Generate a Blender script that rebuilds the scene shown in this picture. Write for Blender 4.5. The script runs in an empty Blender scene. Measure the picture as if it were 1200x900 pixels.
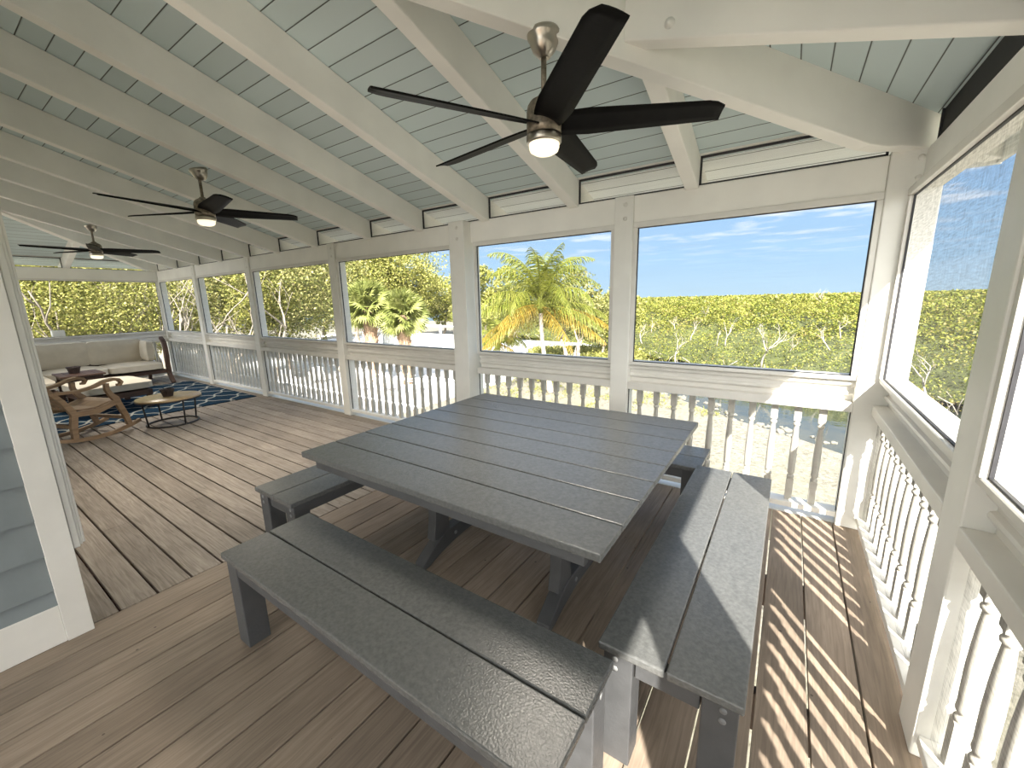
import bpy, bmesh, math, random
import numpy as np
from mathutils import Vector, Matrix
R = math.radians
rnd = random.Random(7)
SC = bpy.context.scene
COL = SC.collection

# ------------------------------------------------------------------ helpers
def put(o, **kw):
    for k, v in kw.items():
        if v is not None: o[k] = v
    return o
def link(name, me, mat=None, parent=None, loc=None, rot=None):
    o = bpy.data.objects.new(name, me)
    COL.objects.link(o)
    if mat is not None and me is not None and not me.materials: me.materials.append(mat)
    if parent is not None: o.parent = parent
    if loc is not None: o.location = loc
    if rot is not None: o.rotation_euler = rot
    return o
def thing(name, label, cat, loc=(0, 0, 0), rz=0, group=None):
    o = bpy.data.objects.new(name, None); COL.objects.link(o)
    o.empty_display_size = .1
    o.location = loc; o.rotation_euler = (0, 0, rz)
    return put(o, label=label, category=cat, group=group)
def tag(o, label, cat, group=None, kind=None):
    return put(o, label=label, category=cat, group=group, kind=kind)
def struct(o, label=None):
    o['kind'] = 'structure'
    if label: o['label'] = label
    return o
def copy_tree(o, parent=None):
    c = o.copy(); COL.objects.link(c)
    if parent is not None: c.parent = parent
    for ch in list(o.children): copy_tree(ch, c)
    return c

class MB:
    """collects simple solids into one mesh"""
    def __init__(s): s.v = []; s.f = []; s.sm = []
    def add(s, vs, fs, smooth=False):
        b = len(s.v); s.v += [tuple(v) for v in vs]
        for f in fs: s.f.append([b + i for i in f]); s.sm.append(smooth)
        return s
    def box(s, x0, x1, y0, y1, z0, z1, c=.0):
        if x0 > x1: x0, x1 = x1, x0
        if y0 > y1: y0, y1 = y1, y0
        if z0 > z1: z0, z1 = z1, z0
        if c <= 0:
            vs = [(x, y, z) for z in (z0, z1) for x, y in ((x0, y0), (x1, y0), (x1, y1), (x0, y1))]
            fs = [(3, 2, 1, 0), (4, 5, 6, 7), (0, 1, 5, 4), (1, 2, 6, 5), (2, 3, 7, 6), (3, 0, 4, 7)]
            return s.add(vs, fs)
        bm = bmesh.new()
        bmesh.ops.create_cube(bm, size=1)
        for v in bm.verts:
            v.co = Vector(((x0 + x1) / 2 + v.co.x * (x1 - x0), (y0 + y1) / 2 + v.co.y * (y1 - y0), (z0 + z1) / 2 + v.co.z * (z1 - z0)))
        bmesh.ops.bevel(bm, geom=bm.edges[:], offset=c, segments=2, profile=.5, affect='EDGES')
        return s.bm(bm)
    def bm(s, bm, M=None, smooth=False):
        bm.verts.index_update()
        s.add([(M @ v.co) if M else v.co.copy() for v in bm.verts], [[v.index for v in f.verts] for f in bm.faces], smooth)
        bm.free(); return s
    def prism(s, pts, a, b, axis='x'):
        """polygon pts (2D) extruded between a and b along axis"""
        def P(p, t):
            return (t, p[0], p[1]) if axis == 'x' else (p[0], t, p[1]) if axis == 'y' else (p[0], p[1], t)
        n = len(pts)
        vs = [P(p, a) for p in pts] + [P(p, b) for p in pts]
        fs = [list(range(n))[::-1], [n + i for i in range(n)]] + [(i, (i + 1) % n, n + (i + 1) % n, n + i) for i in range(n)]
        return s.add(vs, fs)
    def tube(s, pts, rad, n=10, cap=True, smooth=True):
        pts = [Vector(p) for p in pts]
        rs = rad if isinstance(rad, (list, tuple)) else [rad] * len(pts)
        up = Vector((0, 0, 1)); vs = []
        t0 = (pts[1] - pts[0]).normalized()
        a = t0.cross(up)
        if a.length < .05: a = t0.cross(Vector((1, 0, 0)))
        a.normalize()
        for i, p in enumerate(pts):
            t = (pts[min(i + 1, len(pts) - 1)] - pts[max(i - 1, 0)]).normalized()
            a = (a - t * a.dot(t)).normalized(); b = t.cross(a)
            for k in range(n):
                w = 2 * math.pi * k / n
                vs.append(p + (a * math.cos(w) + b * math.sin(w)) * rs[i])
        fs = [(i * n + k, i * n + (k + 1) % n, (i + 1) * n + (k + 1) % n, (i + 1) * n + k) for i in range(len(pts) - 1) for k in range(n)]
        s.add(vs, fs, smooth)
        if cap:
            b0 = len(s.v) - len(vs)
            s.f.append([b0 + k for k in range(n)][::-1]); s.sm.append(False)
            s.f.append([b0 + (len(pts) - 1) * n + k for k in range(n)]); s.sm.append(False)
        return s
    def lathe(s, prof, n=24, c=(0, 0, 0), smooth=True, ang=0):
        vs = []
        for r, z in prof:
            for k in range(n):
                w = 2 * math.pi * k / n + ang
                vs.append((c[0] + r * math.cos(w), c[1] + r * math.sin(w), c[2] + z))
        fs = [(i * n + k, i * n + (k + 1) % n, (i + 1) * n + (k + 1) % n, (i + 1) * n + k) for i in range(len(prof) - 1) for k in range(n)]
        b = len(s.v); s.add(vs, fs, smooth)
        s.f.append([b + k for k in range(n)][::-1]); s.sm.append(False)
        s.f.append([b + (len(prof) - 1) * n + k for k in range(n)]); s.sm.append(False)
        return s
    def beam(s, a, b, w, h, up=(0, 0, 1)):
        """box bar from a to b (centre line), width w sideways, height h"""
        a = Vector(a); b = Vector(b); t = (b - a).normalized()
        sd = t.cross(Vector(up)).normalized(); u = sd.cross(t)
        vs = [p + sd * (i * w / 2) + u * (j * h / 2) for p in (a, b) for i, j in ((-1, -1), (1, -1), (1, 1), (-1, 1))]
        return s.add(vs, [(3, 2, 1, 0), (4, 5, 6, 7), (0, 1, 5, 4), (1, 2, 6, 5), (2, 3, 7, 6), (3, 0, 4, 7)])
    def ribbon(s, pts, w, h, side):
        """rectangular section swept along pts; side = constant sideways vector"""
        pts = [Vector(p) for p in pts]; sd = Vector(side).normalized(); vs = []
        ws = w if isinstance(w, (list, tuple)) else [w] * len(pts)
        hs = h if isinstance(h, (list, tuple)) else [h] * len(pts)
        for i, p in enumerate(pts):
            t = (pts[min(i + 1, len(pts) - 1)] - pts[max(i - 1, 0)]).normalized()
            u = sd.cross(t).normalized()
            for a, b in ((-1, -1), (1, -1), (1, 1), (-1, 1)):
                vs.append(p + sd * (a * ws[i] / 2) + u * (b * hs[i] / 2))
        n = 4
        fs = [(i * n + k, i * n + (k + 1) % n, (i + 1) * n + (k + 1) % n, (i + 1) * n + k) for i in range(len(pts) - 1) for k in range(n)]
        fs += [(3, 2, 1, 0), tuple((len(pts) - 1) * n + k for k in range(4))]
        return s.add(vs, fs)
    def mesh(s, name):
        me = bpy.data.meshes.new(name)
        me.from_pydata(s.v, [], s.f)
        me.polygons.foreach_set('use_smooth', s.sm)
        me.update()
        b = bmesh.new(); b.from_mesh(me); bmesh.ops.recalc_face_normals(b, faces=b.faces[:]); b.to_mesh(me); b.free()
        return me
    def build(s, name, mat, parent=None, loc=None, rot=None, bevel=0, seg=2):
        o = link(name, s.mesh(name), mat, parent, loc, rot)
        if bevel:
            m = o.modifiers.new('bevel', 'BEVEL'); m.width = bevel; m.segments = seg; m.limit_method = 'ANGLE'; m.angle_limit = R(40)
        return o
def np_mesh(name, V, F, mat):
    """V (n,3) F (m,4) quads"""
    me = bpy.data.meshes.new(name)
    me.vertices.add(len(V)); me.vertices.foreach_set('co', np.asarray(V, np.float32).ravel())
    k = F.shape[1]
    me.loops.add(F.size); me.loops.foreach_set('vertex_index', F.astype(np.int32).ravel())
    me.polygons.add(len(F)); me.polygons.foreach_set('loop_start', np.arange(0, F.size, k, dtype=np.int32))
    me.polygons.foreach_set('loop_total', np.full(len(F), k, np.int32))
    me.update(calc_edges=True); me.validate()
    me.materials.append(mat)
    return me

# ------------------------------------------------------------------ materials
def newmat(name):
    m = bpy.data.materials.new(name); m.use_nodes = True
    nt = m.node_tree; nt.nodes.clear()
    out = nt.nodes.new('ShaderNodeOutputMaterial')
    return m, nt, out
class NT:
    def __init__(s, nt): s.nt = nt
    def n(s, t, **kw):
        nd = s.nt.nodes.new(t)
        for k, v in kw.items():
            if k.startswith('i_'): nd.inputs[int(k[2:])].default_value = v
            else: setattr(nd, k, v)
        return nd
    def l(s, a, b): s.nt.links.new(a, b)
    def math(s, op, a, b=None):
        nd = s.n('ShaderNodeMath', operation=op)
        for i, x in enumerate((a, b)):
            if x is None: continue
            if hasattr(x, 'is_linked'): s.l(x, nd.inputs[i])
            else: nd.inputs[i].default_value = x
        return nd.outputs[0]
    def ramp(s, fac, stops):
        nd = s.n('ShaderNodeValToRGB'); e = nd.color_ramp.elements
        while len(e) < len(stops): e.new(.5)
        for i, (p, c) in enumerate(stops):
            e[i].position = p; e[i].color = (*c, 1) if len(c) == 3 else c
        s.l(fac, nd.inputs[0]); return nd.outputs[0]
    def mix(s, fac, a, b, mode='MIX'):
        nd = s.n('ShaderNodeMix', data_type='RGBA', blend_type=mode)
        for i, x in ((0, fac), (6, a), (7, b)):
            if hasattr(x, 'is_linked'): s.l(x, nd.inputs[i])
            else: nd.inputs[i].default_value = x if i == 0 else (*x, 1) if len(x) == 3 else x
        return nd.outputs[2]
def paint(name, col, rough=.5, var=.08, scale=6, bump=.0, bscale=40, spec=.5, metal=0, grain=None, wear=None, wearcol=(.3, .25, .2)):
    m, nt, out = newmat(name); T = NT(nt)
    b = T.n('ShaderNodeBsdfPrincipled')
    tc = T.n('ShaderNodeTexCoord'); co = tc.outputs['Object']
    if grain:
        mp = T.n('ShaderNodeMapping'); mp.inputs['Scale'].default_value = grain; T.l(co, mp.inputs[0]); co = mp.outputs[0]
    nz = T.n('ShaderNodeTexNoise'); nz.inputs['Scale'].default_value = scale; nz.inputs['Detail'].default_value = 6
    T.l(co, nz.inputs['Vector'])
    lo = tuple(c * (1 - var) for c in col); hi = tuple(min(1, c * (1 + var)) for c in col)
    c = T.ramp(nz.outputs[0], [(.3, lo), (.7, hi)])
    if wear:
        n2 = T.n('ShaderNodeTexNoise'); n2.inputs['Scale'].default_value = wear; n2.inputs['Detail'].default_value = 3
        T.l(tc.outputs['Object'], n2.inputs['Vector'])
        f = T.ramp(n2.outputs[0], [(.70, (0, 0, 0)), (.74, (1, 1, 1))])
        c = T.mix(f, c, wearcol)
    T.l(c, b.inputs['Base Color'])
    b.inputs['Roughness'].default_value = rough; b.inputs['Metallic'].default_value = metal
    b.inputs['Specular IOR Level'].default_value = spec
    if bump:
        n3 = T.n('ShaderNodeTexNoise'); n3.inputs['Scale'].default_value = bscale; n3.inputs['Detail'].default_value = 4
        T.l(co, n3.inputs['Vector'])
        bp = T.n('ShaderNodeBump'); bp.inputs['Strength'].default_value = bump; bp.inputs['Distance'].default_value = .004
        T.l(n3.outputs[0], bp.inputs['Height']); T.l(bp.outputs[0], b.inputs['Normal'])
    T.l(b.outputs[0], out.inputs[0])
    return m
def plank_mat(name, cols, ax, pitch, off, rough=.6):
    """composite deck boards; ax = axis ACROSS the boards ('X' or 'Y')"""
    m, nt, out = newmat(name); T = NT(nt)
    b = T.n('ShaderNodeBsdfPrincipled')
    g = T.n('ShaderNodeNewGeometry'); sp = T.n('ShaderNodeSeparateXYZ'); T.l(g.outputs['Position'], sp.inputs[0])
    a = sp.outputs[ax]
    cell = T.math('FLOOR', T.math('DIVIDE', T.math('SUBTRACT', a, off), pitch))
    wn = T.n('ShaderNodeTexWhiteNoise', noise_dimensions='1D'); T.l(cell, wn.inputs['W'])
    mp = T.n('ShaderNodeMapping'); mp.inputs['Scale'].default_value = (1, .05, 1) if ax == 'X' else (.05, 1, 1)
    ad = T.n('ShaderNodeVectorMath', operation='ADD'); T.l(g.outputs['Position'], ad.inputs[0])
    cb = T.n('ShaderNodeCombineXYZ'); T.l(T.math('MULTIPLY', wn.outputs['Value'], 40), cb.inputs[2])
    T.l(cb.outputs[0], ad.inputs[1]); T.l(ad.outputs[0], mp.inputs[0])
    wv = T.n('ShaderNodeTexNoise'); wv.inputs['Scale'].default_value = 70; wv.inputs['Detail'].default_value = 5; wv.inputs['Distortion'].default_value = 1.2
    T.l(mp.outputs[0], wv.inputs['Vector'])
    big = T.n('ShaderNodeTexNoise'); big.inputs['Scale'].default_value = 2.2; big.inputs['Detail'].default_value = 5
    T.l(ad.outputs[0], big.inputs['Vector'])
    c = T.ramp(wv.outputs[0], [(.32, cols[0]), (.5, cols[1]), (.68, cols[2])])
    c2 = T.ramp(big.outputs[0], [(.3, (.80, .79, .78)), (.7, (1.12, 1.1, 1.08))])
    c = T.mix(1, c, c2, 'MULTIPLY')
    c3 = T.ramp(wn.outputs['Value'], [(0, (.88, .87, .86)), (1, (1.1, 1.1, 1.1))])
    c = T.mix(1, c, c3, 'MULTIPLY')
    vo = T.n('ShaderNodeTexVoronoi'); vo.inputs['Scale'].default_value = 8.5; T.l(g.outputs['Position'], vo.inputs['Vector'])
    sp2 = T.n('ShaderNodeSeparateColor'); T.l(vo.outputs['Color'], sp2.inputs[0])
    dot = T.math('MULTIPLY', T.math('LESS_THAN', vo.outputs['Distance'], .055), T.math('GREATER_THAN', sp2.outputs[0], .5))
    c = T.mix(T.math('MULTIPLY', dot, .75), c, (.09, .07, .055))
    T.l(c, b.inputs['Base Color']); b.inputs['Roughness'].default_value = rough
    b.inputs['Specular IOR Level'].default_value = .35
    bp = T.n('ShaderNodeBump'); bp.inputs['Strength'].default_value = .45; bp.inputs['Distance'].default_value = .003
    T.l(wv.outputs[0], bp.inputs['Height']); T.l(bp.outputs[0], b.inputs['Normal'])
    T.l(b.outputs[0], out.inputs[0])
    return m
def board_ceiling(name, ax, pitch, off, col):
    m, nt, out = newmat(name); T = NT(nt)
    b = T.n('ShaderNodeBsdfPrincipled')
    g = T.n('ShaderNodeNewGeometry'); sp = T.n('ShaderNodeSeparateXYZ'); T.l(g.outputs['Position'], sp.inputs[0])
    u = T.math('DIVIDE', T.math('SUBTRACT', sp.outputs[ax], off), pitch)
    fr = T.math('FRACT', u)
    d = T.math('MINIMUM', fr, T.math('SUBTRACT', 1, fr))
    wn = T.n('ShaderNodeTexWhiteNoise', noise_dimensions='1D'); T.l(T.math('FLOOR', u), wn.inputs['W'])
    c = T.ramp(wn.outputs['Value'], [(0, tuple(x * .94 for x in col)), (1, tuple(x * 1.05 for x in col))])
    k = T.ramp(d, [(.012, (1, 1, 1)), (.03, (0, 0, 0))])
    c = T.mix(k, c, (.05, .055, .05))
    T.l(c, b.inputs['Base Color']); b.inputs['Roughness'].default_value = .55
    bp = T.n('ShaderNodeBump'); bp.inputs['Strength'].default_value = .6; bp.inputs['Distance'].default_value = .004
    T.l(T.ramp(d, [(0, (0, 0, 0)), (.06, (1, 1, 1))]), bp.inputs['Height']); T.l(bp.outputs[0], b.inputs['Normal'])
    T.l(b.outputs[0], out.inputs[0]); return m
def leaf_mat(name, stops, scale=3.0, trans=.35, rough=.5):
    m, nt, out = newmat(name); T = NT(nt)
    g = T.n('ShaderNodeNewGeometry')
    nz = T.n('ShaderNodeTexNoise'); nz.inputs['Scale'].default_value = scale; nz.inputs['Detail'].default_value = 3; nz.inputs['Roughness'].default_value = .8
    T.l(g.outputs['Position'], nz.inputs['Vector'])
    r = g.outputs['Random Per Island']
    f = T.math('ADD', T.math('MULTIPLY', nz.outputs[0], .55), T.math('MULTIPLY', r, .45))
    c = T.ramp(f, stops)
    d = T.n('ShaderNodeBsdfPrincipled'); T.l(c, d.inputs['Base Color']); d.inputs['Roughness'].default_value = rough
    d.inputs['Specular IOR Level'].default_value = .3
    t = T.n('ShaderNodeBsdfTranslucent'); T.l(c, t.inputs[0])
    mx = T.n('ShaderNodeMixShader'); mx.inputs[0].default_value = trans
    T.l(d.outputs[0], mx.inputs[1]); T.l(t.outputs[0], mx.inputs[2]); T.l(mx.outputs[0], out.inputs[0])
    return m
def screen_mat(name, dens, col):
    m, nt, out = newmat(name); T = NT(nt)
    tr = T.n('ShaderNodeBsdfTransparent'); df = T.n('ShaderNodeBsdfDiffuse'); df.inputs[0].default_value = (*col, 1)
    tl = T.n('ShaderNodeBsdfTranslucent'); tl.inputs[0].default_value = (*col, 1)
    m2 = T.n('ShaderNodeMixShader'); m2.inputs[0].default_value = .35
    T.l(df.outputs[0], m2.inputs[1]); T.l(tl.outputs[0], m2.inputs[2])
    tc = T.n('ShaderNodeTexCoord')
    acc = None
    for sc in ((1, 60, 6), (1, 6, 60)):
        mp = T.n('ShaderNodeMapping'); mp.inputs['Scale'].default_value = sc; T.l(tc.outputs['Object'], mp.inputs[0])
        nz = T.n('ShaderNodeTexNoise'); nz.inputs['Scale'].default_value = 2.2; nz.inputs['Detail'].default_value = 3; T.l(mp.outputs[0], nz.inputs['Vector'])
        acc = nz.outputs[0] if acc is None else T.math('ADD', acc, nz.outputs[0])
    f = T.math('MULTIPLY', T.math('POWER', acc, 2.0), dens)
    f = T.math('MINIMUM', f, .9)
    mx = T.n('ShaderNodeMixShader'); T.l(f, mx.inputs[0]); T.l(tr.outputs[0], mx.inputs[1]); T.l(m2.outputs[0], mx.inputs[2])
    T.l(mx.outputs[0], out.inputs[0]); return m

M = {}
M['white'] = paint('white_painted_wood', (.82, .81, .765), .5, .04, 5, .12, 60)
M['rafter'] = paint('cream_painted_rafter', (.89, .875, .825), .55, .05, 3, .15, 50, wear=None)
M['trim'] = paint('white_trim_paint', (.74, .72, .675), .45, .04, 7, .1, 50)
M['siding'] = paint('grey_siding_paint', (.185, .21, .22), .6, .08, 6, .12, 40)
M['spline'] = paint('black_screen_spline', (.03, .03, .035), .6)
M['slot'] = paint('shaded_clerestory_mesh', (.018, .017, .018), .7)  # near-black colour stands in for shade on mesh seen edge-on
M['deckA'] = plank_mat('near_deck_boards', [(.25, .20, .158), (.305, .245, .193), (.36, .29, .23)], 'X', .1683, -3.132)
M['deckB'] = plank_mat('far_deck_boards', [(.24, .205, .17), (.325, .28, .24), (.41, .36, .31)], 'Y', .1525, -2.845)
M['ceilA'] = board_ceiling('blue_ceiling_boards_back', 'Y', .1225, -.05, (.60, .70, .71))
M['ceilB'] = board_ceiling('blue_ceiling_boards_side', 'X', .1225, -.05, (.60, .70, .71))
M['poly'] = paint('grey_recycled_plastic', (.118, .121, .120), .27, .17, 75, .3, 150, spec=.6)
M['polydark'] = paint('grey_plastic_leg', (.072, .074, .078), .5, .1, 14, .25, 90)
M['bolt'] = paint('grey_bolt_plug', (.19, .195, .2), .4)
M['nickel'] = paint('brushed_nickel', (.48, .44, .38), .28, .2, 9, .0, 50, metal=1, wear=14, wearcol=(.12, .09, .06))
M['nickelworn'] = paint('pitted_nickel', (.27, .23, .18), .45, .5, 40, .3, 90, metal=.8, wear=30, wearcol=(.07, .05, .04))
M['blade'] = paint('black_fan_blade', (.004, .0038, .004), .6, .3, 30, .1, 120, spec=.12)
M['teak'] = paint('weathered_teak', (.33, .215, .125), .6, .25, 4, .3, 30, grain=(8, 1, 8))
M['darkwood'] = paint('dark_stained_wood', (.085, .045, .03), .5, .3, 5, .2, 30, grain=(8, 1, 8))
M['cushion'] = paint('beige_canvas', (.60, .55, .46), .9, .06, 8, .3, 14, spec=.1)
M['piping'] = paint('cream_piping', (.66, .62, .54), .9)
M['blackmetal'] = paint('black_metal', (.02, .02, .022), .4)
M['tabletop'] = paint('varnished_round_top', (.42, .30, .16), .3, .15, 6, 0, grain=(1, 6, 1))
M['pot'] = paint('dark_clay_pot', (.035, .022, .02), .55, .3, 20)
M['bark'] = paint('grey_bark', (.36, .30, .24), .85, .35, 5, .8, 12)
M['palmbark'] = paint('palm_trunk_bark', (.36, .32, .27), .85, .25, 9, .8, 25, grain=(1, 1, 5))
M['boots'] = paint('sabal_trunk_boots', (.30, .20, .13), .9, .35, 12, .9, 18)
M['deadwood'] = paint('bleached_deadwood', (.32, .29, .245), .85, .2, 8)
M['plasticwhite'] = paint('white_chair_plastic', (.85, .85, .85), .4, .03, 5)
M['fence'] = paint('white_fence_vinyl', (.86, .87, .87), .45, .03, 5)
M['rock'] = paint('limestone_riprap', (.13, .125, .105), .9, .3, 5, .8, 9)
M['fascia'] = paint('white_eave_paint', (.80, .80, .77), .5, .03, 5)
M['roofing'] = paint('metal_roof', (.62, .63, .62), .4, .04, 4, metal=.4)
M['leaf_y'] = leaf_mat('yellow_green_leaves', [(.25, (0.073, 0.087, 0.021)), (.42, (0.192, 0.207, 0.043)), (.58, (0.327, 0.317, 0.082)), (.76, (0.433, 0.394, 0.164))])
M['leaf_o'] = leaf_mat('olive_leaves', [(.25, (0.058, 0.073, 0.021)), (.42, (0.154, 0.168, 0.048)), (.58, (0.260, 0.255, 0.087)), (.76, (0.366, 0.317, 0.154))])
M['leaf_m'] = leaf_mat('mangrove_leaves', [(.25, (0.063, 0.078, 0.017)), (.40, (0.148, 0.172, 0.028)), (.54, (0.226, 0.242, 0.039)), (.66, (0.297, 0.273, 0.063)), (.78, (0.282, 0.211, 0.101))], scale=.35)
M['frond_g'] = leaf_mat('green_palm_frond', [(.2, (0.090, 0.119, 0.014)), (.8, (0.230, 0.230, 0.042))], trans=.4)
M['frond_o'] = leaf_mat('yellowed_palm_frond', [(.2, (0.209, 0.188, 0.029)), (.5, (0.311, 0.202, 0.029)), (.9, (0.303, 0.268, 0.072))], trans=.4)
M['sabal'] = leaf_mat('sabal_fan_leaf', [(.2, (0.148, 0.178, 0.044)), (.6, (0.266, 0.289, 0.089)), (.9, (0.355, 0.355, 0.163))], trans=.4)
M['screen'] = screen_mat('window_screen_mesh', .06, (.36, .36, .35))
M['screenside'] = screen_mat('side_screen_mesh', .33, (.13, .125, .12))
M['grass'] = leaf_mat('grass_blades', [(.2, (0.148, 0.178, 0.037)), (.8, (0.333, 0.311, 0.104))])

def lens():
    m, nt, out = newmat('frosted_light_lens'); T = NT(nt)
    e = T.n('ShaderNodeEmission'); e.inputs[0].default_value = (1, .86, .60, 1); e.inputs[1].default_value = .30
    d = T.n('ShaderNodeBsdfDiffuse'); d.inputs[0].default_value = (.9, .88, .8, 1)
    a = T.n('ShaderNodeAddShader'); T.l(e.outputs[0], a.inputs[0]); T.l(d.outputs[0], a.inputs[1]); T.l(a.outputs[0], out.inputs[0])
    return m
M['lens'] = lens()
def gravel():
    m, nt, out = newmat('limestone_gravel'); T = NT(nt)
    b = T.n('ShaderNodeBsdfPrincipled'); g = T.n('ShaderNodeNewGeometry')
    n1 = T.n('ShaderNodeTexNoise'); n1.inputs['Scale'].default_value = 9; n1.inputs['Detail'].default_value = 8; n1.inputs['Roughness'].default_value = .8
    n2 = T.n('ShaderNodeTexNoise'); n2.inputs['Scale'].default_value = .5; n2.inputs['Detail'].default_value = 5
    T.l(g.outputs['Position'], n1.inputs['Vector']); T.l(g.outputs['Position'], n2.inputs['Vector'])
    c = T.ramp(n1.outputs[0], [(.38, (.05, .045, .034)), (.46, (.14, .13, .10)), (.58, (.215, .20, .165))])
    c = T.mix(T.ramp(n2.outputs[0], [(.45, (0, 0, 0)), (.75, (.6, .6, .6))]), c, (.17, .16, .105))
    T.l(c, b.inputs['Base Color']); b.inputs['Roughness'].default_value = .95
    bp = T.n('ShaderNodeBump'); bp.inputs['Strength'].default_value = .7; bp.inputs['Distance'].default_value = .03
    T.l(n1.outputs[0], bp.inputs['Height']); T.l(bp.outputs[0], b.inputs['Normal'])
    T.l(b.outputs[0], out.inputs[0]); return m
M['gravel'] = gravel()
def pavers():
    m, nt, out = newmat('white_pavers'); T = NT(nt)
    b = T.n('ShaderNodeBsdfPrincipled'); g = T.n('ShaderNodeNewGeometry')
    br = T.n('ShaderNodeTexBrick'); br.inputs['Scale'].default_value = .8
    for k, c in (('Color1', (.66, .66, .66, 1)), ('Color2', (.58, .58, .58, 1)), ('Mortar', (.26, .27, .28, 1))): br.inputs[k].default_value = c
    br.inputs['Mortar Size'].default_value = .018
    T.l(g.outputs['Position'], br.inputs['Vector']); T.l(br.outputs[0], b.inputs['Base Color']); b.inputs['Roughness'].default_value = .8
    T.l(b.outputs[0], out.inputs[0]); return m
M['paver'] = pavers()
def water():
    m, nt, out = newmat('canal_water'); T = NT(nt)
    b = T.n('ShaderNodeBsdfPrincipled'); b.inputs['Base Color'].default_value = (.030, .036, .030, 1); b.inputs['Roughness'].default_value = .04
    b.inputs['IOR'].default_value = 1.33; b.inputs['Specular IOR Level'].default_value = 1
    g = T.n('ShaderNodeNewGeometry'); n1 = T.n('ShaderNodeTexNoise'); n1.inputs['Scale'].default_value = 1.6; n1.inputs['Detail'].default_value = 3
    T.l(g.outputs['Position'], n1.inputs['Vector'])
    bp = T.n('ShaderNodeBump'); bp.inputs['Strength'].default_value = .15; bp.inputs['Distance'].default_value = .05
    T.l(n1.outputs[0], bp.inputs['Height']); T.l(bp.outputs[0], b.inputs['Normal']); T.l(b.outputs[0], out.inputs[0]); return m
M['water'] = water()
def rugmat():
    m, nt, out = newmat('blue_trellis_rug'); T = NT(nt)
    b = T.n('ShaderNodeBsdfPrincipled'); g = T.n('ShaderNodeNewGeometry'); sp = T.n('ShaderNodeSeparateXYZ'); T.l(g.outputs['Position'], sp.inputs[0])
    x, y = sp.outputs['X'], sp.outputs['Y']
    acc = None
    for sgn in (1, -1):
        u = T.math('ADD', T.math('MULTIPLY', x, 1.6), T.math('MULTIPLY', y, 2.2 * sgn))
        wob = T.math('MULTIPLY', T.math('SINE', T.math('MULTIPLY', T.math('SUBTRACT', T.math('MULTIPLY', x, 1.6), T.math('MULTIPLY', y, 2.2 * sgn)), 2 * math.pi)), .07)
        fr = T.math('FRACT', T.math('ADD', u, wob))
        d = T.math('ABSOLUTE', T.math('SUBTRACT', fr, .5))
        k = T.math('LESS_THAN', d, .045)
        acc = k if acc is None else T.math('MAXIMUM', acc, k)
    nz = T.n('ShaderNodeTexNoise'); nz.inputs['Scale'].default_value = 60; T.l(g.outputs['Position'], nz.inputs['Vector'])
    blue = T.ramp(nz.outputs[0], [(.3, (.004, .018, .040)), (.7, (.012, .042, .078))])
    c = T.mix(acc, blue, (.36, .36, .33))
    T.l(c, b.inputs['Base Color']); b.inputs['Roughness'].default_value = .95; b.inputs['Specular IOR Level'].default_value = .1
    T.l(b.outputs[0], out.inputs[0]); return m
M['rug'] = rugmat()

# ------------------------------------------------------------------ camera (solved from the photograph)
def cam_axes(yaw, pitch, roll):
    y, p, r = R(yaw), R(pitch), R(roll)
    f = Vector((-math.sin(y) * math.cos(p), math.cos(y) * math.cos(p), -math.sin(p)))
    rt = Vector((math.cos(y), math.sin(y), 0)); up = rt.cross(f)
    return rt * math.cos(r) + up * math.sin(r), -rt * math.sin(r) + up * math.cos(r), f
CR, CU, CF = cam_axes(34.1788, 11.6648, -1.1814)
CP = Vector((-.46425, -3.20655, 1.5))
cd = bpy.data.cameras.new('camera'); cam = bpy.data.objects.new('camera', cd); COL.objects.link(cam)
cd.sensor_width = 36; cd.lens = 478.05 / 1200 * 36; cd.clip_start = .02; cd.clip_end = 3000
mw = Matrix((CR, CU, -CF)).transposed().to_4x4(); mw.translation = CP
cam.matrix_world = mw
SC.camera = cam

# ------------------------------------------------------------------ dimensions
ZT, ZS, ZC0, ZC1, ZH = 2.012, .994, .77, .83, 2.2415
SL = .29
XL = -11.7            # far end wall
XH = -3.11            # house side wall
YH = -2.95            # house front wall

# ------------------------------------------------------------------ floor
f = MB()
k = 0
x = -3.132
while x < -.09:
    f.box(x + .0038, (x + .1683 if x < -.2 else .034) - .0038, -10.0, .03, -.028, 0, .002); x += .1683
fa = struct(f.build('floor', M['deckA'])); fa['label'] = 'near deck of brown boards running away from the camera'
f = MB(); y = -2.845 - .1525
while y < .0:
    # each row is cut into staggered board lengths
    cuts = sorted([-12.0, -3.136] + [-3.136 - (1.1 + 3.6 * j + 1.7 * ((round(y / .1525)) % 3)) for j in range(3)])
    cuts = [c for c in cuts if c >= -12]
    for a, b in zip(cuts[:-1], cuts[1:]):
        f.box(a + .001, b - .001, y + .0055, min(y + .1525, .035) - .0055, -.028, 0, .003)
    y += .1525
fb = struct(f.build('floor', M['deckB'])); fb['label'] = 'far deck of pale brown boards running along the long side'
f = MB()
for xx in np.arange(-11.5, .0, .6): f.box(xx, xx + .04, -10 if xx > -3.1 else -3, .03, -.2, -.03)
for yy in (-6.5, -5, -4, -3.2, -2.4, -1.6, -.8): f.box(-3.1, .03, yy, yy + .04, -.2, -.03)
f.box(-12, -1.15, -10, -.1, -.23, -.205)  # dark sheet added below the boards so their gaps look shaded
struct(f.build('joists_shade_sheet', M['darkwood']))
f = MB().box(-12.1, .17, .04, .17, -.25, -.002).box(.04, .17, -10, .04, -.25, -.002)
struct(f.build('trim_2', M['white']))
f = MB().box(-3.15, -3.10, -10, .02, -.2, -.03)
struct(f.build('trim_3', M['darkwood']))

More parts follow.
